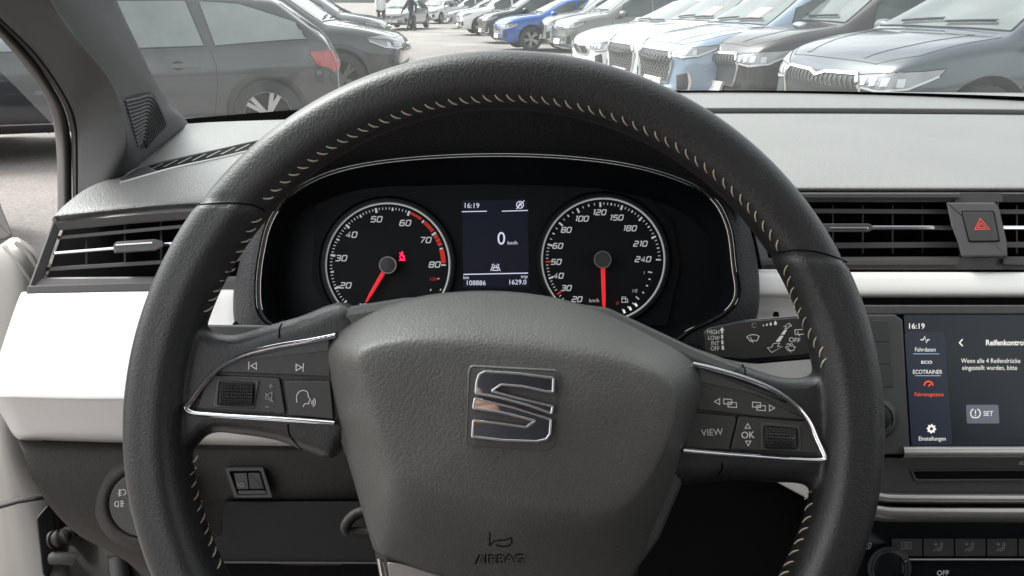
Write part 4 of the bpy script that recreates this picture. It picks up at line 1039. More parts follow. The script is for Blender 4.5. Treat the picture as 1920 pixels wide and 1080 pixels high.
def seal_strip(name, L, Rr, m, t=.012, h=.004):
    rows = []
    for (a, b, d) in zip(L, Rr, D_):
        aa, bb = np.array(a), np.array(b); w = bb - aa
        rows.append([C(*aa, d + h), C(*(aa + w * .12), d), C(*(aa + w * .5), d - h * .9), C(*(aa + w * .88), d), C(*bb, d + h)])
    grid(name, rows, m, pil, sub=4, t=t, smooth=70)
D_ = (.47, .56, .615, .66, .69, .70, .705)
inner_l = [(-90, -40), (-3, 43), (64, 113), (115, 188), (132, 240), (135, 300), (136, 372)]
inner_r = [(-80, -62), (4, 30), (74, 100), (127, 178), (146, 232), (149, 300), (149, 366)]
outer_l = [(-100, -20), (-12, 58), (46, 125), (88, 190), (102, 245), (107, 310), (108, 420)]
outer_r = [(-88, -38), (0, 45), (66, 115), (114, 190), (130, 242), (134, 300), (135, 420)]
seal_strip('door_seal', inner_l, inner_r, M['rubber'])
D_ = tuple(d + .006 for d in D_)
seal_strip('door_seal_flap', outer_l, outer_r, M['seal'], t=.015, h=.006)

# ------------------------------------------------------------------ door jamb with open door hardware
jb = thing('door_jamb', 'pale painted door opening of the car below the left vent', 'door jamb', C(60, 700, .8))
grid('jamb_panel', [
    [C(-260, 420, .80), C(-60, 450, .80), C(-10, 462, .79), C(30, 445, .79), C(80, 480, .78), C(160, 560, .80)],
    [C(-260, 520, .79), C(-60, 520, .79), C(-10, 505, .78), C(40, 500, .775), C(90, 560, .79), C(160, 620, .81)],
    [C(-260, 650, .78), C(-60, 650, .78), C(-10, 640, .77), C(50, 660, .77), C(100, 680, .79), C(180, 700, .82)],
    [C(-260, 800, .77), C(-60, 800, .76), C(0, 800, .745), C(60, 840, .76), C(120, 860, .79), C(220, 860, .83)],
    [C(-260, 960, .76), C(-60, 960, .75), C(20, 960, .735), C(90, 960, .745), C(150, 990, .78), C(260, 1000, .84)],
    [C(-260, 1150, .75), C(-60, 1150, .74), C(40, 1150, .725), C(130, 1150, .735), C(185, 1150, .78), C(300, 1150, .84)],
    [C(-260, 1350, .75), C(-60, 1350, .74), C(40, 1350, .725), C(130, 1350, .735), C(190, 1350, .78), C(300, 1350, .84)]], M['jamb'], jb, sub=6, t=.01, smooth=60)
JS = onmesh(bvh_of(bpy.data.objects['jamb_panel']), .76)
sweep('jamb_fold', [JS(x, y, .002) for x, y in [(30, 455), (55, 480), (75, 510), (100, 540)]], M['jamb'], jb, w=.0025, hgt=.0015)
sweep('jamb_fold', [JS(x, y, .002) for x, y in [(8, 462), (35, 495), (60, 530), (90, 565)]], M['jamb'], jb, w=.002, hgt=.0015)
sweep('door_strap', [C(-60, 950, .70), C(0, 948, .70), C(35, 938, .705), C(60, 934, .71), C(92, 930, .73), C(110, 932, .76)], M['rubber'], jb, w=.0055, hgt=.003, upv=UPV)
slab('hinge_plate', rpoly([(68, 972), (90, 946), (102, 962), (106, 1000), (104, 1050), (90, 1085), (80, 1078)], 5), plane3((70, 960, .72), (106, 960, .735), (80, 1080, .715)), M['rubber'], jb, t=.012, bev=4)
# ribbed rubber gaiter
path = catmull([C(98, 1012, .722), C(115, 1008, .722), C(130, 1000, .73), (C(144, 998, .745)), C(160, 1006, .77)], 12)
gx = []
for i, (p, s, u) in enumerate(frames(path)):
    k = i / (len(path) - 1); rr = (.0105 if i % 7 < 4 else .0080) * (1 - .30 * k) * .82
    gx.append([p + s * (math.cos(2 * math.pi * j / 16) * rr) + u * (math.sin(2 * math.pi * j / 16) * rr) for j in range(16)])
lathe_rings('cable_gaiter', gx, M['rubber'], jb, cap0=True, smooth=60)
sweep('door_stop', [C(98, 1047, .72), C(112, 1046, .718), C(130, 1047, .718), C(142, 1049, .72)], M['rubber'], jb, w=.0062, hgt=.0055)
sweep('sill_seal', [C(222, 1045, .72), C(228, 1100, .71), C(236, 1200, .70)], M['rubber'], jb, w=.009, hgt=.008)
slab('sill_panel', [(200, 1040), (420, 1040), (420, 1300), (200, 1300)], flat(.72), M['dashdark'], jb, t=.02, bev=2)
# dark lower corner of the open door's mirror triangle
md = thing('open_door_edge', 'dark rubber-edged corner of the open driver door at the left frame edge', 'car door', C(-40, 420, .78))
slab('door_corner', rpoly([(-120, 300), (-14, 340), (4, 392), (24, 442), (10, 450), (-120, 462)], 4), plane3((-100, 350, .86), (20, 440, .80), (-100, 460, .86)), M['seal'], md, t=.02, bev=5)

# ------------------------------------------------------------------ windscreen, roof, seats, rest of the own car
wsm = bpy.data.materials.new('windscreen_glass'); wsm.use_nodes = True
n = wsm.node_tree; n.nodes.clear()
out = n.nodes.new('ShaderNodeOutputMaterial'); tr = n.nodes.new('ShaderNodeBsdfTransparent'); gl = n.nodes.new('ShaderNodeBsdfGlossy')
tr.inputs[0].default_value = (.93, .97, .955, 1); gl.inputs['Roughness'].default_value = .02
fr = n.nodes.new('ShaderNodeLayerWeight'); fr.inputs[0].default_value = .5
pw = n.nodes.new('ShaderNodeMath'); pw.operation = 'POWER'; pw.inputs[1].default_value = 5
ma = n.nodes.new('ShaderNodeMath'); ma.operation = 'MULTIPLY_ADD'; ma.inputs[1].default_value = .55; ma.inputs[2].default_value = .03
n.links.new(fr.outputs['Facing'], pw.inputs[0]); n.links.new(pw.outputs[0], ma.inputs[0])
df = n.nodes.new('ShaderNodeBsdfTranslucent'); df.inputs[0].default_value = (.9, .95, .93, 1)
m1 = n.nodes.new('ShaderNodeMixShader'); m2 = n.nodes.new('ShaderNodeMixShader')
dn = n.nodes.new('ShaderNodeTexNoise'); dn.inputs['Scale'].default_value = 3.5; dn.inputs['Detail'].default_value = 5
dr = n.nodes.new('ShaderNodeMapRange'); dr.inputs[3].default_value = .01; dr.inputs[4].default_value = .045
gp = n.nodes.new('ShaderNodeNewGeometry')
n.links.new(gp.outputs['Position'], dn.inputs['Vector']); n.links.new(dn.outputs['Fac'], dr.inputs[0])
n.links.new(dr.outputs[0], m1.inputs[0]); n.links.new(tr.outputs[0], m1.inputs[1]); n.links.new(df.outputs[0], m1.inputs[2])
n.links.new(ma.outputs[0], m2.inputs[0]); n.links.new(m1.outputs[0], m2.inputs[1]); n.links.new(gl.outputs[0], m2.inputs[2])
n.links.new(m2.outputs[0], out.inputs[0])
ws = thing('windscreen', 'clear windscreen with black dotted edge above the dashboard', 'windscreen', Vector((.3, 1.2, 1.2)))
def wsp(X, v):    # v 0 bottom .. 1 top
    bx = (X - .33)
    base = Vector((X, 1.235 - .42 * bx * bx - .10 * (abs(bx) ** 3), 1.213))
    top = Vector((X, .24 - .10 * bx * bx, 1.66 - .03 * bx * bx))
    p = base.lerp(top, v); p.z += .03 * math.sin(math.pi * v)
    return p
WX = [-.52, -.40, -.25, -.05, .15, .35, .6, .85, 1.1, 1.2]
Vw, Fw = [], []
for k in range(9):
    for X in WX: Vw.append(wsp(X * (1 - .08 * k / 8) + .03 * k / 8, k / 8))
for k in range(8):
    for i in range(len(WX) - 1): Fw.append((k * 10 + i, k * 10 + i + 1, (k + 1) * 10 + i + 1, (k + 1) * 10 + i))
obj('windscreen_pane', Vw, Fw, wsm, ws, 80)
Vw, Fw = [], []
WX2 = [-.5 + .03 * i for i in range(57)]
for i, X in enumerate(WX2):
    Vw += [wsp(X, -.03) + Vector((0, -.004, -.002)), wsp(X, .021 + .012 * max(0, min(1, X / .25))) + Vector((0, -.004, -.002))]
for i in range(56): Fw.append((2 * i, 2 * i + 2, 2 * i + 3, 2 * i + 1))
obj('black_border', Vw, Fw, M['black'], ws, 80)
ceil = box('cabin_ceiling', (.33, -.74, 1.67), (1.25, 1.92, .04), M['lining'], bev=.01); tag(ceil, kind='structure')
flr = box('cabin_floor', (.33, .1, .45), (1.3, 2.6, .04), M['black']); tag(flr, kind='structure')
bw = box('cabin_rear_wall', (.33, -1.7, .75), (1.3, .04, .7), M['cloth']); tag(bw, kind='structure')
seatp = thing('car_seat', 'dark cloth driver seat facing the steering wheel', 'car seat', Vector((0, -.35, .5)))
box('seat_back', (0, -.60, 1.02), (.50, .14, .62), M['cloth'], seatp, bev=.05)
box('headrest', (0, -.66, 1.42), (.28, .10, .18), M['cloth'], seatp, bev=.04)
box('seat_cushion', (0, -.22, .72), (.50, .52, .14), M['cloth'], seatp, bev=.05)
s2 = thing('car_seat', 'dark cloth passenger seat beside the driver seat', 'car seat', Vector((.68, -.35, .5)))
box('seat_back', (.68, -.50, 1.02), (.50, .14, .62), M['cloth'], s2, bev=.05)
box('headrest', (.68, -.56, 1.42), (.28, .10, .18), M['cloth'], s2, bev=.04)
box('seat_cushion', (.68, -.22, .72), (.50, .52, .14), M['cloth'], s2, bev=.05)
pd = thing('passenger_door', 'closed passenger door lining on the far side of the dashboard', 'car door', Vector((1.05, .1, .8)))
box('door_lining', (1.03, -.1, .82), (.05, 1.5, .72), M['dashdark'], pd, bev=.02)
bn = thing('car_bonnet', 'white bonnet of the car below the windscreen', 'bonnet', Vector((.33, 1.8, 1.0)))
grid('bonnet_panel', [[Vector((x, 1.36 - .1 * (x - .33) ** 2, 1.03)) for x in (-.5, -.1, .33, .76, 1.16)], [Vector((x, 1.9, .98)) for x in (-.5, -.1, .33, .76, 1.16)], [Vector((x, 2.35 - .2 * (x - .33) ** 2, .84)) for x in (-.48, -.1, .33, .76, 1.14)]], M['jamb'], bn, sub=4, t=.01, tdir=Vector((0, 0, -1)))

# the photographer's phone and hands, seen mirrored in the wheel's chrome
skin = mat('skin', (.52, .30, .21), .5)
ph = thing('smartphone', 'black smartphone held level in front of the steering wheel', 'smartphone', Vector((0, -.02, 1.36)))
rt_ = Matrix.Rotation(-PITCH, 3, 'X')
o = box('phone_body', (0, 0, 0), (.162, .009, .076), M['gloss'], None, bev=.003); o.parent = ph; o.location = (.03, 0, -.028); ph.rotation_euler = (-PITCH, 0, 0)
def limb(nm, verts, edges, rad, m, par=None):
    me = bpy.data.meshes.new(nm); me.from_pydata(verts, edges, []); o = bpy.data.objects.new(nm, me); COL.objects.link(o)
    o.modifiers.new('k', 'SKIN'); me.skin_vertices[0].data[0].use_root = True
    for i, r in enumerate(rad): me.skin_vertices[0].data[i].radius = r if isinstance(r, tuple) else (r, r)
    o.modifiers.new('s', 'SUBSURF').levels = 2
    d = bpy.context.evaluated_depsgraph_get(); nm_ = bpy.data.meshes.new_from_object(o.evaluated_get(d)); bpy.data.objects.remove(o)
    nm_.polygons.foreach_set('use_smooth', [True] * len(nm_.polygons)); nm_.materials.clear(); nm_.materials.append(m)
    q = bpy.data.objects.new(nm, nm_); COL.objects.link(q)
    if par: q.parent = par
    return q
pr = thing('person', 'photographer in dark clothes holding the phone with both hands behind the view', 'person', Vector((0, 0, 0)))
for sg in (-1, 1):
    bx = sg * .068 + .015
    V_ = [(bx + sg * .05, -.18, 1.12), (bx + sg * .035, -.11, 1.175), (bx + sg * .02, -.075, 1.21), (bx + sg * .01, -.055, 1.245)]; E_ = [(0, 1), (1, 2), (2, 3)]; R_ = [.030, (.032, .022), (.040, .018), (.038, .014)]
    for k, (dx, dz, ln) in enumerate(((.030, .004, .060), (.012, -.006, .068), (-.006, -.014, .064), (-.022, -.020, .052))):
        b0 = len(V_); base = Vector((bx + sg * .012 + dx * .25 * sg, -.050, 1.262 + dz))
        for j in range(1, 4):
            a = j / 3
            V_.append((base.x - sg * ln * a * (.75 + .1 * k * .3), base.y + .012 * math.sin(a * 2.6) - .006, base.z + .010 * a - dz * .2))
        E_ += [(3, b0), (b0, b0 + 1), (b0 + 1, b0 + 2)]; R_ += [.0092, .0085, .0068]
    b0 = len(V_)
    V_ += [(bx + sg * .018, -.055, 1.270), (bx + sg * .004, -.048, 1.295), (bx - sg * .008, -.044, 1.315)]; E_ += [(2, b0), (b0, b0 + 1), (b0 + 1, b0 + 2)]; R_ += [.013, .0105, .008]
    limb('hand', V_, E_, R_, skin, pr)
limb('torso', [(0, -.36, .80), (0, -.36, 1.05), (0, -.36, 1.22), (.20, -.35, 1.25), (-.20, -.35, 1.25), (.27, -.26, 1.08), (-.27, -.26, 1.08), (.155, -.19, 1.12), (-.115, -.19, 1.12), (0, -.36, 1.46)], [(0, 1), (1, 2), (2, 3), (2, 4), (3, 5), (4, 6), (5, 7), (6, 8), (2, 9)], [(.17, .12), (.18, .12), (.16, .10), .07, .07, .05, .05, .036, .036, .09], M['cloth'], pr)
limb('head', [(0, -.36, 1.44), (0, -.35, 1.54), (0, -.36, 1.61)], [(0, 1), (1, 2)], [.055, .085, .07], skin, pr)
# ================================================================== GROUND
gmat = mat('gravel_asphalt', (.27, .25, .235), .95, bump=('noise', 90, .5, .01), var=.3, vscale=.35)
g_ = gmat.node_tree
# second, finer mottling for the stones
b_ = g_.nodes['Principled BSDF']; src = b_.inputs['Base Color'].links[0].from_socket
ng = g_.nodes.new('ShaderNodeTexNoise'); ng.inputs['Scale'].default_value = 38; ng.inputs['Detail'].default_value = 8; ng.inputs['Roughness'].default_value = .75
gpn = g_.nodes.new('ShaderNodeNewGeometry'); g_.links.new(gpn.outputs['Position'], ng.inputs['Vector'])
mrg = g_.nodes.new('ShaderNodeMapRange'); mrg.inputs[1].default_value = .3; mrg.inputs[2].default_value = .7; mrg.inputs[3].default_value = .62; mrg.inputs[4].default_value = 1.35
g_.links.new(ng.outputs['Fac'], mrg.inputs[0])
vmg = g_.nodes.new('ShaderNodeVectorMath'); vmg.operation = 'SCALE'
g_.links.new(src, vmg.inputs[0]); g_.links.new(mrg.outputs[0], vmg.inputs['Scale']); g_.links.new(vmg.outputs[0], b_.inputs['Base Color'])
Vg, Fg = [], []
NX_, NY_ = 60, 90
for j in range(NY_ + 1):
    for i in range(NX_ + 1):
        x = -250 + 500 * i / NX_; y = -60 + 560 * (j / NY_) ** 1.6
        Vg.append((x, y, .03 * math.sin(x * .31) * math.sin(y * .17) - .03))
for j in range(NY_):
    for i in range(NX_):
        a = j * (NX_ + 1) + i; Fg.append((a, a + 1, a + NX_ + 2, a + NX_ + 1))
o = obj('ground', Vg, Fg, gmat, None, 80); tag(o, kind='structure')
# scattered stones near the left door
stones_v, stones_f = [], []
rs = np.random.RandomState(3)
for k in range(900):
    x = rs.uniform(-9, 10); y = rs.uniform(3, 30); s = rs.uniform(.006, .022); b0 = len(stones_v)
    for dx, dy, dz in ((1, 0, 0), (0, 1, 0), (-1, 0, 0), (0, -1, 0), (0, 0, .8)):
        stones_v.append((x + dx * s * rs.uniform(.6, 1.2), y + dy * s * rs.uniform(.6, 1.2), dz * s + .004 - .0))
    stones_f += [(b0, b0 + 1, b0 + 4), (b0 + 1, b0 + 2, b0 + 4), (b0 + 2, b0 + 3, b0 + 4), (b0 + 3, b0, b0 + 4)]
o = obj('gravel', stones_v, stones_f, gmat, None, None); tag(o, 'loose light gravel scattered on the car park ground', 'gravel', kind='stuff')

# ================================================================== CARS
def paint(name, col, metal=.0, rough=.32):
    return mat(name, col, rough, metal=metal, coat=1., coatr=.03, coord='obj', var=.03, vscale=3)
P_ = dict(
    graphite=paint('graphite_paint', (.022, .024, .028), .0),
    black=paint('black_paint', (.022, .024, .027), .2),
    greyviolet=paint('grey_paint', (.12, .115, .14), .2),
    steel=paint('slate_blue_paint', (.055, .070, .085), .25),
    brownblack=paint('dark_brown_paint', (.030, .027, .027), .2),
    lightblue=paint('light_blue_paint', (.25, .32, .41), .15),
    white=paint('white_paint', (.78, .78, .78)),
    silver=paint('silver_paint', (.45, .46, .47), .6),
    greygreen=paint('grey_green_paint', (.20, .21, .20), .4),
    blue=paint('bright_blue_paint', (.02, .10, .36), .15),
    red=paint('red_paint', (.4, .02, .02)),
)
K = dict(
    glass=mat('car_window_glass', (.05, .065, .062), .04, spec=.7, ior=1.7, coord='obj', var=.4, vscale=1.2),
    wglass=mat('car_windscreen_glass', (.13, .155, .15), .04, spec=.8, ior=1.8, coord='obj', var=.45, vscale=1.1),  # opaque pane; its pale mottled colour stands for brightness seen through glass
    plastic=mat('car_black_plastic', (.035, .037, .04), .5),
    clad=mat('wheel_arch_cladding', (.055, .058, .062), .6),
    tyre=mat('tyre_rubber', (.028, .028, .029), .8),
    alloy=mat('alloy_wheel', (.55, .55, .56), .3, metal=.8),
    dalloy=mat('dark_alloy_wheel', (.16, .16, .17), .35, metal=.7),
    chrome=mat('car_chrome', (.75, .75, .76), .14, metal=1),
    lamp=mat('headlamp_lens', (.20, .21, .22), .06, coat=1, spec=.8, ior=1.7),
    lampin=mat('headlamp_reflector', (.62, .63, .65), .25, metal=.3),
    tail=mat('tail_lamp_red', (.36, .008, .012), .12, coat=1),
    plate=mat('plate_white', (.78, .76, .74), .45),
    platered=mat('plate_red_print', (.62, .08, .08), .5),
    gap=mat('panel_gap', (.01, .01, .011), .7),
    well=mat('wheel_well', (.012, .012, .013), .9),
    paper=mat('pink_price_sheet', (.68, .32, .30), .6),
    mesh=mat('grille_mesh', (.05, .052, .055), .4),
    meshs=mat('silver_grille_mesh', (.24, .24, .235), .4, metal=.5),
    slat=mat('grille_slat_grey', (.20, .20, .20), .4, metal=.4),
    amber=mat('amber_marker', (.6, .25, .03), .3),
)
def lerp_tab(tab, s):
    for (a, va), (b, vb) in zip(tab, tab[1:]):
        if s <= b:
            t = 0 if b == a else max(0, (s - a) / (b - a)); return va + (vb - va) * t
    return tab[-1][1]
DEF = dict(L=4.45, W=1.84, H=1.60, zb=.22, r=.345, fw=.88, rw=3.55,
           hood=[(0, .66), (.03, .77), (.10, .86), (.25, .93), (.6, 1.00), (1.05, 1.06)],
           roof=[(1.05, 1.06), (1.75, 1.50), (2.1, 1.575), (2.6, 1.60), (3.3, 1.575), (3.85, 1.50), (4.22, 1.10), (4.36, .98), (4.45, .72)],
           cowl=1.05, wtop=1.75, rtop=3.85, rbot=4.22, belt=[(0, .80), (1.0, .96), (4.45, 1.04)],
           wid=[(0, .70), (.03, .80), (.12, .88), (.35, .95), (.9, 1.0), (2.2, 1.0), (3.6, .99), (4.2, .95), (4.40, .90), (4.45, .82)], roofw=.70)
def car_body_mesh(q):
    L, W = q['L'], q['W'] / 2
    st = sorted(set([0, .03, .10, .22, .4, .62, .85, q['cowl'] - .04, q['cowl'] + .03] + [q['cowl'] + (q['wtop'] - q['cowl']) * k / 4 for k in (1, 2, 3, 4)] +
                    [q['wtop'] + .12] + [q['wtop'] + (q['rtop'] - q['wtop']) * k / 5 for k in (1, 2, 3, 4)] + [q['rtop'] - .08, q['rtop']] +
                    [q['rtop'] + (q['rbot'] - q['rtop']) * k / 3 for k in (1, 2, 3)] + [L - .12, L - .03, L]))
    V, F = [], []; n = 0
    loops = []
    for s in st:
        zt = lerp_tab(q['hood'] if s <= q['cowl'] else q['roof'], s)
        w = W * lerp_tab(q['wid'], s)
        e = max(0, 1 - s / .12) if s < .12 else (max(0, 1 - (L - s) / .10) if s > L - .10 else 0)
        zl = q['zb'] + .16 * e ** 1.4
        cab = s > q['cowl'] and s < q['rbot']
        zbelt = min(lerp_tab(q['belt'], s), zt - .03)
        def Z(f): return zl + (zbelt - zl) * f
        if cab:
            rise = max(0., zt - zbelt)
            full = max(.01, q['H'] - 1.0)
            k = min(1, rise / (full * .85))
            wr = W * (.90 + (q['roofw'] - .90) * k)
            top = [(wr + (w * .955 - wr) * .5, zbelt + rise * .5 - .0), (wr, zt - .055 * min(1, rise / .3)), (wr * .86, zt - .018), (wr * .5, zt - .003), (0, zt)]
        else:
            top = [(w * .925, zbelt + (zt - zbelt) * .45), (w * .86, zt - .012), (w * .72, zt + .0), (w * .4, zt + .012), (0, zt + .018)]
        half = [(0, zl), (w * .80, zl), (w * .93, zl + .02), (w * .985, Z(.22)), (w * 1.0, Z(.5)), (w * .995, Z(.72)), (w * .985, Z(.82)), (w * .955, zbelt)] + top
        x = L / 2 - s
        # centre of the nose stands further out than its corners
        def bow(y):
            if s < .5: return -(.16 * (abs(y) / W) ** 2.4) * (1 - s / .5)
            if s > L - .4: return (.10 * (abs(y) / W) ** 2.4) * (1 - (L - s) / .4)
            return 0
        lp = [(x + bow(y), y, z) for y, z in half] + [(x + bow(y), -y, z) for y, z in half[-2:0:-1]]
        loops.append(lp)
    m = len(loops[0])
    for lp in loops: V += lp
    for k in range(len(loops) - 1):
        for i in range(m):
            j = (i + 1) % m
            F.append((k * m + i, k * m + j, (k + 1) * m + j, (k + 1) * m + i))
    H_ = m // 2
    for base in (0, (len(loops) - 1) * m):       # close nose and tail with quads across
        for i in range(H_):
            a, b = i, i + 1; c, d = (m - i - 1) % m, (m - i) % m
            if i == 0: F.append((base + 0, base + 1, base + m - 1))
            elif b == c: F.append((base + a, base + b, base + d))
            else: F.append((base + a, base + b, base + c, base + d))
    me = bpy.data.meshes.new('body'); me.from_pydata(V, [], F)
    bm = bmesh.new(); bm.from_mesh(me); bmesh.ops.recalc_face_normals(bm, faces=bm.faces)
    cl_ = bm.edges.layers.float.new('crease_edge')
    for e in bm.edges:
        a, b = e.verts[0].index, e.verts[1].index
        if a // m != b // m:
            i = a % m
            i = i if i <= H_ else m - i
            if i in (5, 7): e[cl_] = .55
            if i == 9: e[cl_] = .35
            if i in (1,): e[cl_] = .6
    bm.to_mesh(me); bm.free()
    o = bpy.data.objects.new('tmp', me); COL.objects.link(o)
    md_ = o.modifiers.new('s', 'SUBSURF'); md_.levels = 2; md_.render_levels = 2
    cuts = []
    for wx in (L / 2 - q['fw'], L / 2 - q['rw']):
        for sy in (1, -1):
            bm = bmesh.new()
            bmesh.ops.create_cone(bm, cap_ends=True, segments=40, radius1=q['r'] + .055, radius2=q['r'] + .055, depth=.5)
            bm.transform(Matrix.Translation((wx, sy * (W - .02), q['r'] + .02)) @ Matrix.Rotation(R(90), 4, 'X'))
            cm = bpy.data.meshes.new('c'); bm.to_mesh(cm); bm.free()
            cm.materials.append(K['well'])
            co = bpy.data.objects.new('c', cm); COL.objects.link(co); cuts.append(co)
            bo = o.modifiers.new('b', 'BOOLEAN'); bo.operation = 'DIFFERENCE'; bo.object = co; bo.solver = 'EXACT'; bo.material_mode = 'TRANSFER'
    me.materials.append(P_['white'])
    # uncut copy for snapping
    for x_ in o.modifiers[1:]: x_.show_viewport = False
    d1 = bpy.context.evaluated_depsgraph_get(); un = bpy.data.meshes.new_from_object(o.evaluated_get(d1))
    bvh = BVHTree.FromPolygons([v.co for v in un.vertices], [tuple(p.vertices) for p in un.polygons])
    for x_ in o.modifiers[1:]: x_.show_viewport = True
    d1 = bpy.context.evaluated_depsgraph_get(); d1.update(); fm = bpy.data.meshes.new_from_object(o.evaluated_get(d1))
    for c in cuts: bpy.data.objects.remove(c)
    bpy.data.objects.remove(o)
    fm.polygons.foreach_set('use_smooth', [True] * len(fm.polygons)); fm.set_sharp_from_angle(angle=R(32))
    return fm, bvh
HALF = {}
def snap(bvh, p, off):
    if p[0] > HALF.get(id(bvh), 99) + .01:          # face parts are laid on from straight ahead
        loc, nor, i, d = bvh.ray_cast(Vector(p), Vector((-1, 0, 0)))
        if loc is not None and d < .5: return loc + Vector((off, 0, 0)) + nor * off * .3, nor
    loc, nor, i, d = bvh.find_nearest(Vector(p)); return loc + nor * off, nor
def patch_mesh(bvh, pts, off=.006, skirt=.014, res=.07):
    """3D polygon laid onto the body, subdivided so that it follows the curvature"""
    bm = bmesh.new(); vs = [bm.verts.new(p) for p in pts]; f = bm.faces.new(vs)
    bmesh.ops.triangulate(bm, faces=bm.faces, ngon_method='EAR_CLIP')
    for _ in range(5):
        es = [e for e in bm.edges if e.calc_length() > res]
        if not es: break
        bmesh.ops.subdivide_edges(bm, edges=es, cuts=1)
        bmesh.ops.triangulate(bm, faces=bm.faces)
    nn = {}
    for v in bm.verts:
        v.co, no = snap(bvh, v.co, off); nn[v.index] = no
    bm.verts.index_update(); bm.verts.ensure_lookup_table()
    bd = [e for e in bm.edges if e.is_boundary]
    V = [v.co.copy() for v in bm.verts]; F = [tuple(v.index for v in f.verts) for f in bm.faces]
    low = {}
    for e in bd:
        for v in e.verts:
            if v.index not in low:
                p, no = snap(bvh, v.co, off - skirt); low[v.index] = len(V); V.append(p)
        a, b = e.verts[0].index, e.verts[1].index
        F.append((a, b, low[b], low[a]))
    bm.free()
    me = bpy.data.meshes.new('p'); me.from_pydata([tuple(v) for v in V], [], F)
    bm = bmesh.new(); bm.from_mesh(me); bmesh.ops.recalc_face_normals(bm, faces=bm.faces); bm.to_mesh(me); bm.free()
    me.polygons.foreach_set('use_smooth', [True] * len(me.polygons)); me.set_sharp_from_angle(angle=R(40))
    return me
def line_mesh(bvh, pts, w=.004, off=.001, th=.004, n=8, closed=False):
    P = [Vector(p) for p in pts]; D = []
    if closed: P.append(P[0])
    for a, b in zip(P, P[1:]):
        for k in range(n): D.append(a.lerp(b, k / n))
    D.append(P[-1])
    Q = []
    for d in D:
        p, no = snap(bvh, d, off); Q.append((p, no))
    V, F = [], []
    for i, (p, no) in enumerate(Q):
        a = Q[max(0, i - 1)][0]; b = Q[min(len(Q) - 1, i + 1)][0]
        t = (b - a); 
        if t.length < 1e-6: t = Vector((1, 0, 0))
        s = t.normalized().cross(no).normalized() * w / 2
        V += [p - s - no * th, p - s, p + s, p + s - no * th]
    for i in range(len(Q) - 1):
        for k in range(3): F.append((i * 4 + k, i * 4 + k + 1, i * 4 + 5 + k, i * 4 + 4 + k))
    me = bpy.data.meshes.new('l'); me.from_pydata([tuple(v) for v in V], [], F)
    bm = bmesh.new(); bm.from_mesh(me); bmesh.ops.recalc_face_normals(bm, faces=bm.faces); bm.to_mesh(me); bm.free()
    me.polygons.foreach_set('use_smooth', [True] * len(me.polygons)); me.set_sharp_from_angle(angle=R(40))
    return me
def wheel_meshes(r, w=.20, spokes=5, twin=True):
    NS = 40
    def lathe(prof, n=NS):
        V, F = [], []
        for k in range(n):
            a = 2 * math.pi * k / n
            for (rr, y) in prof: V.append((rr * math.cos(a), y, rr * math.sin(a)))
        m = len(prof)
        for k in range(n):
            for i in range(m - 1):
                j = (k + 1) % n; F.append((k * m + i, k * m + i + 1, j * m + i + 1, j * m + i))
        return V, F
    V, F = lathe([(r * .70, -w * .45), (r * .93, -w * .5), (r, -w * .38), (r, w * .38), (r * .96, w * .5), (r * .74, w * .5), (r * .69, w * .40)])
    ty = bpy.data.meshes.new('tyre'); ty.from_pydata(V, [], F)
    V, F = lathe([(r * .70, w * .44), (r * .68, w * .47), (r * .655, w * .40), (r * .64, -w * .2), (r * .10, -w * .2)])
    # spokes
    for k in range(spokes):
        for dA in ((-.16, .16) if twin else (0,)):
            a = 2 * math.pi * k / spokes + .3; a2 = a + dA
            c0 = (math.cos(a + dA * .5), math.sin(a + dA * .5)); c1 = (math.cos(a2), math.sin(a2))
            wd0, wd1 = .018, .020
            if not twin: wd0, wd1 = .05, .035
            b = len(V)
            for rr, c, wd, y in ((r * .08, c0, wd0, w * .34), (r * .66, c1, wd1, w * .42)):
                nx, nz_ = -c[1] * wd, c[0] * wd
                V += [(c[0] * rr + nx, y, c[1] * rr + nz_), (c[0] * rr - nx, y, c[1] * rr - nz_), (c[0] * rr + nx, y - .05, c[1] * rr + nz_), (c[0] * rr - nx, y - .05, c[1] * rr - nz_)]
            F += [(b, b + 1, b + 5, b + 4), (b, b + 4, b + 6, b + 2), (b + 1, b + 3, b + 7, b + 5)]
    b = len(V)
    for k in range(16): V.append((r * .15 * math.cos(k * math.pi / 8), w * .37, r * .15 * math.sin(k * math.pi / 8)))
    F.append(tuple(range(b, b + 16)))
    rm = bpy.data.meshes.new('rim'); rm.from_pydata(V, [], F)
    rm.materials.append(K['alloy']); rm.materials.append(K['well'])
    for p_ in list(rm.polygons)[:NS * 4]:
        if p_.index % 4 >= 2: p_.material_index = 1
    for me in (ty, rm):
        bm = bmesh.new(); bm.from_mesh(me); bmesh.ops.recalc_face_normals(bm, faces=bm.faces); bm.to_mesh(me); bm.free()
        me.polygons.foreach_set('use_smooth', [True] * len(me.polygons)); me.set_sharp_from_angle(angle=R(35))
    return ty, rm
SHAPES = {}
def shape(key, **kw):
    q = dict(DEF); q.update(kw); SHAPES[key] = q
    q['mesh'], q['bvh'] = car_body_mesh(q)
    HALF[id(q['bvh'])] = q['L'] / 2
    q['wh'] = wheel_meshes(q['r'], spokes=q.get('spokes', 5), twin=q.get('twin', True))
    q['cache'] = {}
    return q
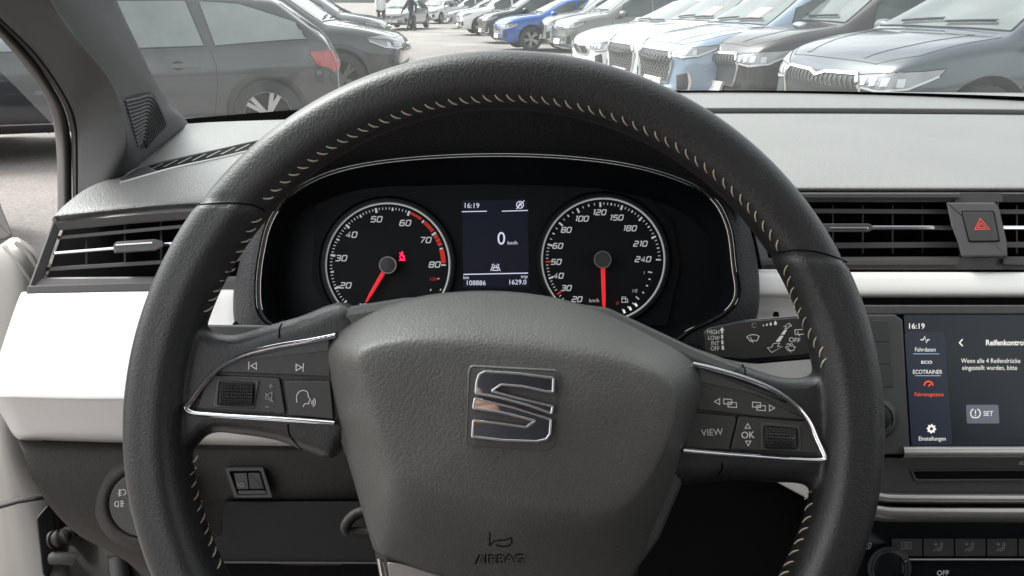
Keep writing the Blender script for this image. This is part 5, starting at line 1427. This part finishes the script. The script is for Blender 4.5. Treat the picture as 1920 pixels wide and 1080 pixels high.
def make_car(name, key, color, loc, rotz, label, cat='car', group=None, face='bars', detail=2, alloy='alloy', roofrail=False, clad=False, sheet=False, platemark=True, glasscol='glass'):
    q = SHAPES[key]; L, W, H = q['L'], q['W'] / 2, q['H']; bvh = q['bvh']
    t = bpy.data.objects.new(name, None); COL.objects.link(t); t.location = loc; t.rotation_euler = (0, 0, rotz)
    tag(t, label, cat, group)
    pm_ = P_[color] if color in P_ else color
    def part(nm, me, m, par=None, at=None, rot=None, copy=False):
        me = me.copy() if copy or (me.materials and me.materials[0] != m) else me
        if nm == 'body':
            me = q['mesh'].copy(); me.materials.clear(); me.materials.append(m); me.materials.append(K['well'])
        elif not me.materials: me.materials.append(m)
        else: me.materials[0] = m
        me.name = nm
        o = bpy.data.objects.new(nm, me); COL.objects.link(o); o.parent = par or t
        if at is not None: o.location = at
        if rot is not None: o.rotation_euler = rot
        return o
    def cached(k, fn):
        if k not in q['cache']: q['cache'][k] = fn()
        return q['cache'][k]
    X = lambda s: L / 2 - s
    part('body', q['mesh'], pm_)
    ysgn = (1, -1)
    belt = lambda s: lerp_tab(q['belt'], s)
    rf = lambda s: lerp_tab(q['roof'], s)
    # windscreen
    c, wt = q['cowl'], q['wtop']
    zc = rf(c); 
    wrT = W * q['roofw']
    ws_ = [(X(c + .07), W * .80, rf(c + .07) - .01), (X(c + .05), 0, rf(c + .05)), (X(c + .07), -W * .80, rf(c + .07) - .01), (X(wt - .04), -wrT * .84, rf(wt - .04) - .02), (X(wt - .02), 0, rf(wt - .02)), (X(wt - .04), wrT * .84, rf(wt - .04) - .02)]
    part('windscreen', cached('ws', lambda: patch_mesh(bvh, ws_, .007, res=.12)), K['wglass'])
    part('windscreen_seal', cached('wsl', lambda: line_mesh(bvh, ws_, .025, .006, .008, closed=True)), K['gap'])
    # side windows: front door, rear door, quarter
    s0 = c + .32 * (wt - c) + .10; sB = q.get('sB', 2.25); sC = q.get('sC', 3.15); sE = q.get('sE', q['rtop'] + .12)
    def wz(s): return rf(s) - .095
    for sg in ysgn:
        yy = lambda z, s: sg * (W * .955 + (wrT - W * .955) * min(1, max(0, (z - belt(s)) / max(.05, rf(s) - belt(s)))))
        def wp(s, z): return (X(s), yy(z, s), z)
        b = .028
        wins = [('f', [(s0, belt(s0) + b), (sB - .05, belt(sB) + b), (sB - .02, wz(sB)), (wt + .12, wz(wt + .12)), (wt - .12, wz(wt - .12) - .02), (c + .5 * (wt - c) + .12, wz(c + .5 * (wt - c) + .12))]),
                ('r', [(sB + .05, belt(sB) + b), (sC - .03, belt(sC) + b), (sC - .16, wz(sC - .16)), (sB + .04, wz(sB))]),
                ('q', [(sC + .07, belt(sC) + b), (sE, belt(sE) + b + .02), (sE - .10, min(wz(sE - .1), belt(sE) + .20)), (sC + .30, wz(sC + .30)), (sC - .04, wz(sC))])]
        for k, pts in wins:
            p3 = [wp(s, z) for s, z in pts]
            part('side_window', cached(('w', k, sg), lambda: patch_mesh(bvh, p3, .006, res=.12)), K[glasscol])
            if detail > 1: part('window_seal', cached(('wl', k, sg), lambda: line_mesh(bvh, p3, .022, .005, .006, closed=True)), K['gap'])
        if detail > 1:
            sF = c + .12
            for k, ln in enumerate(([(sF + .05, .30), (sF, .55), (sF + .02, belt(sF) - .02)], [(sB + .02, .30), (sB + .01, .6), (sB, belt(sB))],
                       [(q['rw'] - q['r'] - .16, .34), (q['rw'] - q['r'] - .10, .60), (sC + .06, .80), (sC + .02, belt(sC))], [(sF, .30), (q['rw'] - q['r'] - .12, .30)])):
                part('door_seam', cached(('ds', k, sg), lambda: line_mesh(bvh, [(X(s), sg * W * 1.02, z) for s, z in ln], .007, .0015, .004)), K['gap'])
            for k, s in enumerate((sB - .16, sC - .20)):
                z = belt(s) - .13
                hb = [(X(s - .13), sg * W * 1.05, z + .020), (X(s + .12), sg * W * 1.05, z + .028), (X(s + .12), sg * W * 1.05, z - .016), (X(s - .13), sg * W * 1.05, z - .022)]
                part('door_handle', cached(('dh', k, sg), lambda: patch_mesh(bvh, hb, .032, .034)), pm_)
                hc = [(X(s - .07 + .11 * math.cos(a) * .5), sg * W * 1.05, z + .005 + .045 * math.sin(a)) for a in [k2 * math.pi / 5 for k2 in range(10)]]
                part('handle_recess', cached(('dr', k, sg), lambda: patch_mesh(bvh, hc, .003, .006)), K['well'])
            # sill strip
            part('sill_trim', cached(('st', sg), lambda: line_mesh(bvh, [(X(q['fw'] + q['r'] + .1), sg * W, .31), (X(q['rw'] - q['r'] - .1), sg * W, .31)], .10 if clad else .012, .006, .01)), K['clad'] if clad else K['chrome'])
        if clad:
            for wx in (q['fw'], q['rw']):
                def ar():
                    rr = q['r'] + .075
                    return line_mesh(bvh, [(X(wx) + rr * math.cos(R(a)), sg * W * 1.02, q['r'] + .02 + rr * math.sin(R(a))) for a in range(-12, 193, 12)], .065, .012, .02, n=2)
                part('arch_cladding', cached(('ac', wx, sg), ar), K['clad'])
        # mirror
        def mir():
            bm = bmesh.new(); bmesh.ops.create_icosphere(bm, subdivisions=3, radius=1)
            for v in bm.verts:
                x, y, z = v.co
                v.co = (math.copysign(abs(x) ** .8, x) * .075, math.copysign(abs(y) ** .8, y) * .12, math.copysign(abs(z) ** .8, z) * .075)
            me = bpy.data.meshes.new('m'); bm.to_mesh(me); bm.free()
            me.polygons.foreach_set('use_smooth', [True] * len(me.polygons)); return me
        ms = c + .34
        mo_ = part('mirror', cached('mir', mir), pm_, at=(X(ms), sg * (W + .10), belt(ms) + .09))
        def stalk():
            bm = bmesh.new(); bmesh.ops.create_cube(bm, size=1)
            for v in bm.verts: v.co = (v.co.x * .06, v.co.y * .14, v.co.z * .025)
            me = bpy.data.meshes.new('m'); bm.to_mesh(me); bm.free(); return me
        part('mirror_arm', cached('mirs', stalk), K['plastic'], par=mo_, at=(0, -sg * .10, -.065))
        def gl_():
            bm = bmesh.new(); bmesh.ops.create_circle(bm, cap_ends=True, segments=20, radius=1)
            for v in bm.verts: v.co = (-.072, v.co.x * .10, v.co.y * .058)
            me = bpy.data.meshes.new('m'); bm.to_mesh(me); bm.free(); return me
        part('mirror_glass', cached('mirg', gl_), K['chrome'], par=mo_, at=(-.004, 0, 0))
        # wheels
        for wx in (q['fw'], q['rw']):
            we = bpy.data.objects.new('wheel', q['wh'][0].copy()); COL.objects.link(we); we.parent = t
            we.data.materials.clear(); we.data.materials.append(K['tyre'])
            we.location = (X(wx), sg * (W - .115), q['r']); we.rotation_euler = (R(17 * wx * 3), 0, 0) if 0 else (0, R(31 * wx), 0 if sg > 0 else math.pi)
            rm = part('rim', q['wh'][1], K[alloy], par=we)
        # headlamp wraps round the corner
        def hl(v=0):
            za, zb_ = q.get('lamp', (.70, .84))
            pts = [(X(.02), sg * W * .52, za + .02), (X(.03), sg * W * .50, zb_ - .02), (X(.14), sg * W * .78, zb_ + .0), (X(.34), sg * W * .95, zb_ + .03), (X(.52), sg * W * .99, zb_ + .05), (X(.46), sg * W * .99, zb_ - .02), (X(.24), sg * W * .92, za + .02), (X(.12), sg * W * .74, za - .02)]
            return pts
        part('headlamp', cached(('hl', sg), lambda: patch_mesh(bvh, hl(), .006, .012, .05)), K['lamp'])
        za, zb_ = q.get('lamp', (.70, .84)); zm = (za + zb_) / 2
        if detail > 1:
            for k, (sa, ya, sb, yb) in enumerate(((.05, .56, .055, .61), (.08, .65, .09, .70), (.12, .74, .14, .79), (.18, .84, .22, .885))):
                def el():
                    return patch_mesh(bvh, [(X(sa), sg * W * ya, zm - .035), (X(sa), sg * W * (ya + .01), zm + .03), (X(sb), sg * W * (yb + .02), zm + .04), (X(sb), sg * W * yb, zm - .03)], .010, .004)
                part('lamp_element', cached(('le', k, sg), el), K['lampin'], par=None)
        part('daylight_strip', cached(('dl', sg), lambda: line_mesh(bvh, [(X(.04), sg * W * .54, za + .015), (X(.12), sg * W * .74, za), (X(.24), sg * W * .92, za + .03), (X(.46), sg * W * .99, zb_ - .01)], .016, .010, .004)), K['lampin'])
        part('lamp_gap', cached(('lg', sg), lambda: line_mesh(bvh, hl(), .008, .0065, .006, n=5, closed=True)), K['gap'])
        # tail lamp
        zt_ = q.get('tail', (.80, .95))
        part('tail_lamp', cached(('tl', sg), lambda: patch_mesh(bvh, [(X(L + .02), sg * W * .60, zt_[0]), (X(L), sg * W * .60, zt_[1]), (X(L - .12), sg * W * .93, zt_[1] + .01), (X(L - .30), sg * W, zt_[1] + .015), (X(L - .20), sg * W, zt_[0] + .05), (X(L - .10), sg * W * .92, zt_[0] - .02)], .008, .012, .05)), K['tail'])
    # hood seam
    part('bonnet_seam', cached('hs', lambda: line_mesh(bvh, [(X(.10), -W * .60, .95), (X(.07), 0, .95), (X(.10), W * .60, .95)], .007, .0015, .004)), K['gap'])
    for sg in ysgn:
        part('bonnet_seam', cached(('hs', sg), lambda: line_mesh(bvh, [(X(.10), sg * W * .60, .93), (X(.35), sg * W * .84, .99), (X(c - .05), sg * W * .86, zc)], .007, .0015, .004)), K['gap'])
        part('bonnet_crease', cached(('hc', sg), lambda: line_mesh(bvh, [(X(.16), sg * W * .40, .95), (X(.5), sg * W * .52, 1.0), (X(c - .10), sg * W * .60, zc)], .05, .004, .004)), pm_)
    # grille
    zg0, zg1 = q.get('grille', (.50, .80))
    fx = X(-.02)
    def gpoly(w0, w1, z0, z1): return [(fx, -W * w0, z1), (fx, 0, z1 - .0), (fx, W * w0, z1), (fx, W * w1, (z0 * .45 + z1 * .55)), (fx, W * w1 * .86, z0), (fx, -W * w1 * .86, z0), (fx, -W * w1, (z0 * .45 + z1 * .55))]
    if face == 'shield':
        gp_ = [(fx, -W * .50, zg1 + .01), (fx, -W * .12, zg1 + .0), (fx, 0, zg1 - .035), (fx, W * .12, zg1 + .0), (fx, W * .50, zg1 + .01), (fx, W * .57, zg1 - .12), (fx, W * .50, zg0), (fx, -W * .50, zg0), (fx, -W * .57, zg1 - .12)]
        gr = part('grille', cached('gr1', lambda: patch_mesh(bvh, gp_, .004, .012, .05)), K['mesh'])
        part('grille_frame', cached('gf1', lambda: line_mesh(bvh, gp_, .027, .016, .03, n=4, closed=True)), K['chrome'])
        for k in range(16):
            y = W * (-.46 + .92 * k / 15)
            zz = .035 if abs(y) < .04 else 0
            part('grille_slat', cached(('gs', k), lambda: line_mesh(bvh, [(fx, y, zg1 - .02 - zz), (fx, y * 1.03, zg1 - .11)], .010, .012, .012, n=2)), K['slat'])
    elif face == 'hex':
        gp_ = [(fx, -W * .44, zg1 + .02), (fx, W * .44, zg1 + .02), (fx, W * .56, zg1 - .08), (fx, W * .44, zg0 - .08), (fx, -W * .44, zg0 - .08), (fx, -W * .56, zg1 - .08)]
        part('grille', cached('gr2', lambda: patch_mesh(bvh, gp_, .004, .012, .06)), K['mesh'])
        part('grille_frame', cached('gf2', lambda: line_mesh(bvh, gp_, .03, .018, .026, n=4, closed=True)), K['chrome'])
        if detail > 1:
            for r_ in range(8):
                z = zg0 - .05 + r_ * (zg1 - zg0 + .04) / 8
                lim = .43 + .10 * min(1, (z - zg0 + .08) / .2)
                pts = [(fx, W * (-lim + 2 * lim * k / 22), z + (.018 if (k + r_) % 2 else -.018)) for k in range(23)]
                part('grille_slat', cached(('gh', r_), lambda: line_mesh(bvh, pts, .011, .012, .012, n=1)), K['meshs'])
    elif face == 'cupra':
        gp_ = [(fx, -W * .34, zg1), (fx, W * .34, zg1), (fx, W * .40, zg1 - .07), (fx, W * .30, zg1 - .14), (fx, -W * .30, zg1 - .14), (fx, -W * .40, zg1 - .07)]
        part('grille', cached('gr3', lambda: patch_mesh(bvh, gp_, .004, .012, .06)), K['mesh'])
        part('grille_frame', cached('gf3', lambda: line_mesh(bvh, gp_, .018, .014, .02, n=4, closed=True)), K['chrome'])
        lo = [(fx, -W * .58, zg0 + .02), (fx, W * .58, zg0 + .02), (fx, W * .66, zg0 - .10), (fx, -W * .66, zg0 - .10)]
        part('lower_intake', cached('li3', lambda: patch_mesh(bvh, lo, .004, .012, .06)), K['mesh'])
        part('badge', cached('bd3', lambda: patch_mesh(bvh, [(fx, -.05, zg1 - .03), (fx, .05, zg1 - .03), (fx, .03, zg1 - .11), (fx, -.03, zg1 - .11)], .02, .016)), K['chrome'])
    else:
        gp_ = [(fx, -W * .52, zg1), (fx, W * .52, zg1), (fx, W * .50, zg1 - .09), (fx, -W * .50, zg1 - .09)]
        part('grille', cached('gr4', lambda: patch_mesh(bvh, gp_, .004, .012, .06)), K['mesh'])
        for k in range(2):
            part('grille_bar', cached(('gb', k), lambda: line_mesh(bvh, [(fx, -W * .52, zg1 - .02 - k * .045), (fx, W * .52, zg1 - .02 - k * .045)], .014, .012, .014)), K['chrome'])
        part('badge', cached('bd4', lambda: patch_mesh(bvh, [(fx, .055 * math.cos(k * math.pi / 6), zg1 - .04 + .055 * math.sin(k * math.pi / 6)) for k in range(12)], .022, .018)), K['chrome'])
        lo = [(fx, -W * .60, zg0 + .02), (fx, W * .60, zg0 + .02), (fx, W * .55, zg0 - .14), (fx, -W * .55, zg0 - .14)]
        part('lower_intake', cached('li4', lambda: patch_mesh(bvh, lo, .004, .012, .06)), K['mesh'])
        for k in range(3):
            part('intake_bar', cached(('ib', k), lambda: line_mesh(bvh, [(fx, -W * .56, zg0 - .02 - k * .045), (fx, W * .56, zg0 - .02 - k * .045)], .010, .012, .012)), K['chrome'])
    for sg in ysgn:
        part('corner_intake', cached(('ci', sg), lambda: patch_mesh(bvh, [(X(.05), sg * W * .66, .52), (X(.14), sg * W * .84, .56), (X(.16), sg * W * .86, .38), (X(.08), sg * W * .70, .34)], .004, .012, .06)), K['plastic'])
        part('intake_blade', cached(('cib', sg), lambda: line_mesh(bvh, [(X(.15), sg * W * .84, .58), (X(.17), sg * W * .88, .46), (X(.16), sg * W * .86, .34), (X(.07), sg * W * .68, .32)], .03, .010, .012, n=4)), K['chrome'] if face == 'hex' else pm_)
    zpl = q.get('platez', .46)
    pl_ = [(fx, -.26, zpl - .06), (fx, .26, zpl - .06), (fx, .26, zpl + .06), (fx, -.26, zpl + .06)]
    plp = part('number_plate', cached('pl', lambda: patch_mesh(bvh, pl_, .03, .03, .2)), K['plate'])
    if platemark:
        part('plate_mark', cached('pmk', lambda: patch_mesh(bvh, [(fx, .035 * math.cos(k * math.pi / 3), zpl + .035 * math.sin(k * math.pi / 3)) for k in range(6)], .033, .003)), K['platered'])
    lb = [(X(.06), -W * .80, .30), (X(.02), -W * .4, .27), (X(.02), W * .4, .27), (X(.06), W * .80, .30)]
    part('bumper_lip', cached('lip', lambda: line_mesh(bvh, lb, .07, .008, .02)), K['clad'])
    # rear window and roof rails
    rt, rb = q['rtop'], q['rbot']
    rw_ = [(X(rt + .06), W * .60, rf(rt + .06)), (X(rt + .05), -W * .60, rf(rt + .06)), (X(rb - .04), -W * .72, rf(rb - .04)), (X(rb - .04), W * .72, rf(rb - .04))]
    part('rear_window', cached('rw', lambda: patch_mesh(bvh, rw_, .006, .012, .12)), K['glass'])
    if roofrail:
        for sg in ysgn:
            part('roof_rail', cached(('rr', sg), lambda: line_mesh(bvh, [(X(wt + .2), sg * wrT * .93, rf(wt + .2)), (X(wt + 1.0), sg * wrT * .93, rf(wt + 1.)), (X(q['rtop'] - .1), sg * wrT * .93, rf(q['rtop'] - .1))], .03, .04, .04)), K['chrome'])
    for sg in (1, -1):
        part('wiper', cached(('wp', sg), lambda: line_mesh(bvh, [(X(c + .10), (.05 if sg > 0 else -.5), rf(c + .10)), (X(c + .14), (.55 if sg > 0 else -.02), rf(c + .14))], .02, .03, .012)), K['gap'])
    if sheet:
        part('price_sheet', cached('ps', lambda: patch_mesh(bvh, [(X(c + .16), .42, rf(c + .16)), (X(c + .16), .12, rf(c + .16)), (X(c + .34), .12, rf(c + .34)), (X(c + .34), .42, rf(c + .34))], .011, .004, .1)), K['paper'])
    return t

shape('suv', grille=(.50, .78), lamp=(.73, .86), platez=.40)
shape('lowcar', H=1.47, L=4.6, hood=[(0, .60), (.03, .72), (.10, .80), (.25, .86), (.6, .93), (1.15, .99)],
      roof=[(1.15, .99), (1.95, 1.38), (2.3, 1.45), (2.7, 1.47), (3.3, 1.45), (3.75, 1.37), (4.28, 1.05), (4.5, .95), (4.6, .70)], cowl=1.15, wtop=1.95, rtop=3.75, rbot=4.28,
      belt=[(0, .74), (1.0, .90), (4.6, .98)], grille=(.42, .66), lamp=(.60, .73), platez=.40, r=.325, rw=3.65)
shape('wagon', H=1.47, L=4.62, W=1.83, hood=[(0, .60), (.03, .72), (.10, .80), (.25, .86), (.6, .93), (1.2, .99)],
      roof=[(1.2, .99), (2.0, 1.38), (2.35, 1.45), (2.8, 1.47), (3.5, 1.455), (4.0, 1.40), (4.45, 1.04), (4.55, .94), (4.62, .72)], cowl=1.2, wtop=2.0, rtop=4.0, rbot=4.45,
      belt=[(0, .74), (1.0, .90), (3.2, .94), (4.75, 1.00)], sB=2.38, sC=3.38, sE=4.28, tail=(.74, .90), r=.325, rw=3.85, fw=.92)
shape('bigsuv', H=1.66, L=4.70, W=1.90, hood=[(0, .68), (.03, .80), (.10, .89), (.25, .965), (.6, 1.045), (1.10, 1.11)],
      roof=[(1.10, 1.11), (1.80, 1.55), (2.15, 1.635), (2.7, 1.66), (3.5, 1.64), (4.05, 1.57), (4.45, 1.15), (4.6, 1.02), (4.70, .76)], cowl=1.10, wtop=1.80, rtop=4.05, rbot=4.45,
      belt=[(0, .86), (1.0, 1.01), (4.7, 1.09)], grille=(.46, .80), lamp=(.69, .83), r=.37, rw=3.75, fw=.92, platez=.42, sB=2.35, sC=3.35)

# row on the right: every nose placed where its pixel meets the bumper height
ROWA = math.atan2(-.97, -.24)
def heading(deg): return R(deg)
def put(px, py, znose, key, hd, **kw):
    """car whose nose centre stands under the given pixel at height znose; hd = direction the nose points, degrees"""
    q = SHAPES[key]; n_ = PZ(px, py, znose); h = R(hd)
    f = Vector((math.cos(h), math.sin(h), 0))
    c = n_ - f * (q['L'] / 2); c.z = 0
    return make_car(key_name.get(key, 'parked_car'), key, kw.pop('color'), c, h, kw.pop('label'), **kw)
key_name = dict(suv='parked_suv', lowcar='parked_car', wagon='parked_estate_car', bigsuv='parked_suv')
G1 = 'cars parked side by side in the right row'
RH = 193
put(1530, 124, .83, 'bigsuv', RH, color='steel', label='slate blue car with chrome shield grille, nearest in the row beside the dashboard', group=G1, face='shield')
put(1334, 92, .83, 'bigsuv', RH, color='brownblack', label='dark brown-black car with chrome shield grille and white plate behind the nearest one', group=G1, face='shield')
put(1222, 84, .84, 'suv', RH, color='lightblue', label='pale blue car with silver honeycomb grille between white and dark brown cars', group=G1, face='hex', sheet=True)
put(1158, 74, .84, 'suv', RH, color='white', label='white car with dark mesh grille directly beside the pale blue car', group=G1, face='hex', platemark=False, sheet=True)
put(1085, 84, .66, 'lowcar', RH, color='white', label='low white car with small dark grille in front of the grey-green car', group=G1, face='cupra', platemark=False)
put(1042, 44, .82, 'suv', RH, color='greygreen', label='grey-green car with chrome bars in its lower bumper and white plate', group=G1, face='bars', sheet=True)
put(1008, 40, .80, 'suv', RH, color='silver', label='silver car nose with broad frame wedged between blue and grey-green cars', group=G1, face='hex', detail=1)
put(928, 46, .70, 'lowcar', RH, color='blue', label='bright blue car with chrome strip in the lower bumper', group=G1, face='cupra')
put(898, 38, .72, 'suv', RH, color='graphite', label='dark grey car with large framed grille left of the bright blue car', group=G1, face='hex', detail=1)
put(856, 32, .70, 'suv', RH, color='white', label='white car with black lower bumper ahead of the dark grey one', group=G1, face='bars', detail=1)
put(838, 26, .70, 'lowcar', RH, color='silver', label='silver car behind the white one with black lower bumper', group=G1, face='cupra', detail=1)
put(826, 20, .72, 'suv', RH, color='white', label='white car farthest along the right row', group=G1, face='bars', detail=1)
# far end of the lot
G2 = 'cars across the far end of the car park'
put(792, 22, .70, 'lowcar', 250, color='white', label='white car at the far end beside the walker in dark clothes', group=G2, face='bars', detail=1)
put(734, 32, .60, 'lowcar', 262, color='silver', label='silver car facing forward between the two walkers', group=G2, face='bars', detail=1)
put(812, 14, .70, 'suv', 240, color='white', label='white boxy car at the far end, rightmost of the far group', group=G2, face='bars', detail=1)
put(770, 10, .70, 'lowcar', 285, color='white', label='pale car half hidden behind the walker in dark clothes', group=G2, face='cupra', detail=1)
# left side
G3 = 'cars parked on the left of the lane'
def put_at(x, y, key, hd, **kw):
    return make_car(key_name[key], key, kw.pop('color'), Vector((x, y, 0)), R(hd), kw.pop('label'), **kw)
wp_ = PZ(545, 215, .33)
put_at(-4.06, 7.75, 'wagon', 195, color='graphite', label='dark grey estate car side-on outside the windscreen, red tail lamp beside the steering wheel', group=G3, face='bars', glasscol='wglass')
put_at(-3.75, 11.6, 'suv', 2, color='black', label='black car with grey wheel arch cladding just beyond the estate car', group=G3, face='bars', clad=True, alloy='dalloy', glasscol='wglass')
put_at(-5.05, 16.2, 'lowcar', 4, color='white', label='white car nosing out beyond the black one', group=G3, face='bars', detail=1)
put_at(-5.3, 19.8, 'suv', 2, color='greyviolet', label='dark grey car with pale front wheel beyond the white one', group=G3, face='bars', detail=1)
put_at(-5.9, 23.4, 'lowcar', 2, color='black', label='black car partly behind the walker in a white jacket', group=G3, face='bars', detail=1)
# beyond the open door
put_at(-4.25, 2.75, 'suv', 84, color='greyviolet', label='grey-violet car side-on beyond the open door at the left frame edge', face='bars', alloy='dalloy')

# ================================================================== PEOPLE
def person(label, loc, rz, top, legs, hair, stride=.32, arms=.25, coat_len=.0):
    t = thing('person', label, 'person', Vector(loc), group=None); t.rotation_euler = (0, 0, rz)
    def skinned(nm, verts, edges, rad, m, root=0):
        me = bpy.data.meshes.new(nm); me.from_pydata(verts, edges, [])
        o = bpy.data.objects.new(nm, me); COL.objects.link(o)
        o.modifiers.new('k', 'SKIN'); 
        for i, r in enumerate(rad): me.skin_vertices[0].data[i].radius = (r if isinstance(r, tuple) else (r, r))
        me.skin_vertices[0].data[root].use_root = True
        s = o.modifiers.new('s', 'SUBSURF'); s.levels = 2
        d = bpy.context.evaluated_depsgraph_get(); nm_ = bpy.data.meshes.new_from_object(o.evaluated_get(d))
        bpy.data.objects.remove(o)
        nm_.polygons.foreach_set('use_smooth', [True] * len(nm_.polygons)); nm_.materials.clear(); nm_.materials.append(m)
        q = bpy.data.objects.new(nm, nm_); COL.objects.link(q); q.parent = t; return q
    s = stride
    # x forward, y left
    V = [(0, 0, .95), (0, 0, 1.10), (0, 0, 1.30), (0, 0, 1.44), (0, 0, 1.52), (.01, 0, 1.60), (.015, 0, 1.70),
         (0, .10, .90), (s * .55, .10, .50), (s, .10, .10), (s + .02, .10, .05), (s + .16, .10, .03),
         (0, -.10, .90), (-s * .35, -.10, .50), (-s * 1.05, -.10, .13), (-s * 1.05, -.10, .08), (-s * 1.05 + .15, -.10, .03),
         (0, .19, 1.41), (-arms * .6, .24, 1.13), (-arms * .5, .25, .88), (-arms * .45, .25, .78),
         (0, -.19, 1.41), (arms * .5, -.24, 1.13), (arms * 1.0, -.25, .90), (arms * 1.15, -.25, .81)]
    E = [(0, 1), (1, 2), (2, 3), (3, 4), (4, 5), (5, 6), (0, 7), (7, 8), (8, 9), (9, 10), (10, 11), (0, 12), (12, 13), (13, 14), (14, 15), (15, 16), (3, 17), (17, 18), (18, 19), (19, 20), (3, 21), (21, 22), (22, 23), (23, 24)]
    Rr = [(.12, .15), (.11, .145), (.12, .17), (.10, .13), .055, .075, .08, .095, .062, .045, .045, .04, .095, .062, .045, .045, .04, .065, .045, .035, .04, .065, .045, .035, .04]
    skinned('body', V, E, Rr, legs)
    # jacket
    V2 = [(0, 0, .86), (0, 0, 1.05), (0, 0, 1.30), (0, 0, 1.46), (0, .19, 1.42), (-arms * .6, .245, 1.13), (-arms * .5, .25, .90), (0, -.19, 1.42), (arms * .5, -.245, 1.13), (arms * 1.0, -.25, .92)]
    E2 = [(0, 1), (1, 2), (2, 3), (3, 4), (4, 5), (5, 6), (3, 7), (7, 8), (8, 9)]
    R2 = [(.16, .20), (.15, .19), (.155, .20), (.09, .12), .085, .068, .055, .085, .068, .055]
    skinned('jacket', V2, E2, R2, top)
    hd_ = [(.015, 0, 1.58), (.02, 0, 1.66), (.01, 0, 1.74)]
    skinned('head', hd_, [(0, 1), (1, 2)], [.065, .088, .06], mat('skin_%s' % label[:6].replace(' ', '_'), (.45, .27, .20), .6))
    skinned('hair', [(-.02, 0, 1.66), (-.01, 0, 1.76)], [(0, 1)], [.085, .07], hair)
    for hy, hx, hz_ in ((.25, -arms * .45, .80), (-.25, arms * 1.12, .82)):
        skinned('hand', [(hx, hy, hz_), (hx + .01, hy, hz_ - .07), (hx + .02, hy, hz_ - .13)], [(0, 1), (1, 2)], [.028, .036, .02], bpy.data.materials[-1] if False else [m_ for m_ in bpy.data.materials if m_.name.startswith('skin_')][-1])
    for fx_, fy in ((s + .08, .10), (-s * 1.05 + .06, -.10)):
        skinned('shoe', [(fx_ - .10, fy, .05), (fx_, fy, .045), (fx_ + .12, fy, .035)], [(0, 1), (1, 2)], [(.045, .05), (.045, .05), (.035, .04)], MATS['rubber'])
    return t
dk = mat('dark_clothing', (.035, .042, .06), .9); dk2 = mat('dark_trousers', (.05, .05, .06), .9); wj = mat('white_jacket', (.75, .75, .75), .8); hr = mat('dark_hair', (.03, .02, .015), .7)
f1 = PZ(772, 58, 0.); f2 = PZ(716, 57, 0.)
person('person in dark jacket and trousers walking on the gravel, arms held out', (f1.x, f1.y, 0), R(200), dk, dk, hr, .22, .35)
person('person in white jacket and dark trousers walking past the parked cars', (f2.x, f2.y, 0), R(-60), wj, dk2, hr, .25, .15)

# ================================================================== TREES at the far edge of the lot
leafm = [mat('foliage_%d' % i, c, .8, coord='obj', var=.3, vscale=2) for i, c in enumerate(((.045, .075, .035), (.06, .09, .04), (.035, .06, .035)))]
bark = mat('bark', (.10, .08, .06), .9)
def tree_mesh(seed):
    r = np.random.RandomState(seed); V, F = [], []
    for k in range(2600):
        a = r.uniform(0, 2 * math.pi); b = r.uniform(-1, 1); rad = r.uniform(.45, 1) ** .6
        cl_ = 1 + .25 * math.sin(a * 3 + seed) * math.cos(b * 4 + seed)
        c = np.array((math.cos(a) * math.sqrt(1 - b * b) * 2.4 * rad * cl_, math.sin(a) * math.sqrt(1 - b * b) * 2.4 * rad * cl_, 4.2 + b * 2.6 * rad * cl_))
        s = r.uniform(.08, .2); u = r.normal(size=3); u /= np.linalg.norm(u); v = np.cross(u, r.normal(size=3)); v /= np.linalg.norm(v)
        i = len(V); V += [tuple(c + u * s), tuple(c + v * s), tuple(c - u * s), tuple(c - v * s)]; F.append((i, i + 1, i + 2, i + 3))
    me = bpy.data.meshes.new('crown'); me.from_pydata(V, [], F); return me
tms = [tree_mesh(i) for i in range(3)]
for i in range(3): tms[i].materials.append(leafm[i])
tv = [[Vector((.18 * k * math.cos(a), .18 * k * math.sin(a), z)) for a in [2 * math.pi * j / 10 for j in range(10)]] for z, k in ((0, 1.2), (1.5, .9), (3, .7), (4.6, .3))]
tb = obj('trunk', [p for r_ in tv for p in r_], [(k * 10 + i, k * 10 + (i + 1) % 10, (k + 1) * 10 + (i + 1) % 10, (k + 1) * 10 + i) for k in range(3) for i in range(10)], bark)
tbm = tb.data; bpy.data.objects.remove(tb)
rs = np.random.RandomState(11)
for k in range(17):
    x = -34 + k * 4.4 + rs.uniform(-1, 1); y = 66 + rs.uniform(-3, 5)
    t = thing('tree', 'leafy green tree in the line behind the far end of the car park', 'tree', Vector((x, y, 0)), group='trees behind the far end of the car park')
    s = rs.uniform(.9, 1.6); t.scale = (s, s, s); t.rotation_euler = (0, 0, rs.uniform(0, 6))
    for nm, me in (('crown', tms[k % 3]), ('trunk', tbm)):
        o = bpy.data.objects.new(nm, me); COL.objects.link(o); o.parent = t
hg = []
for k in range(2):
    pass
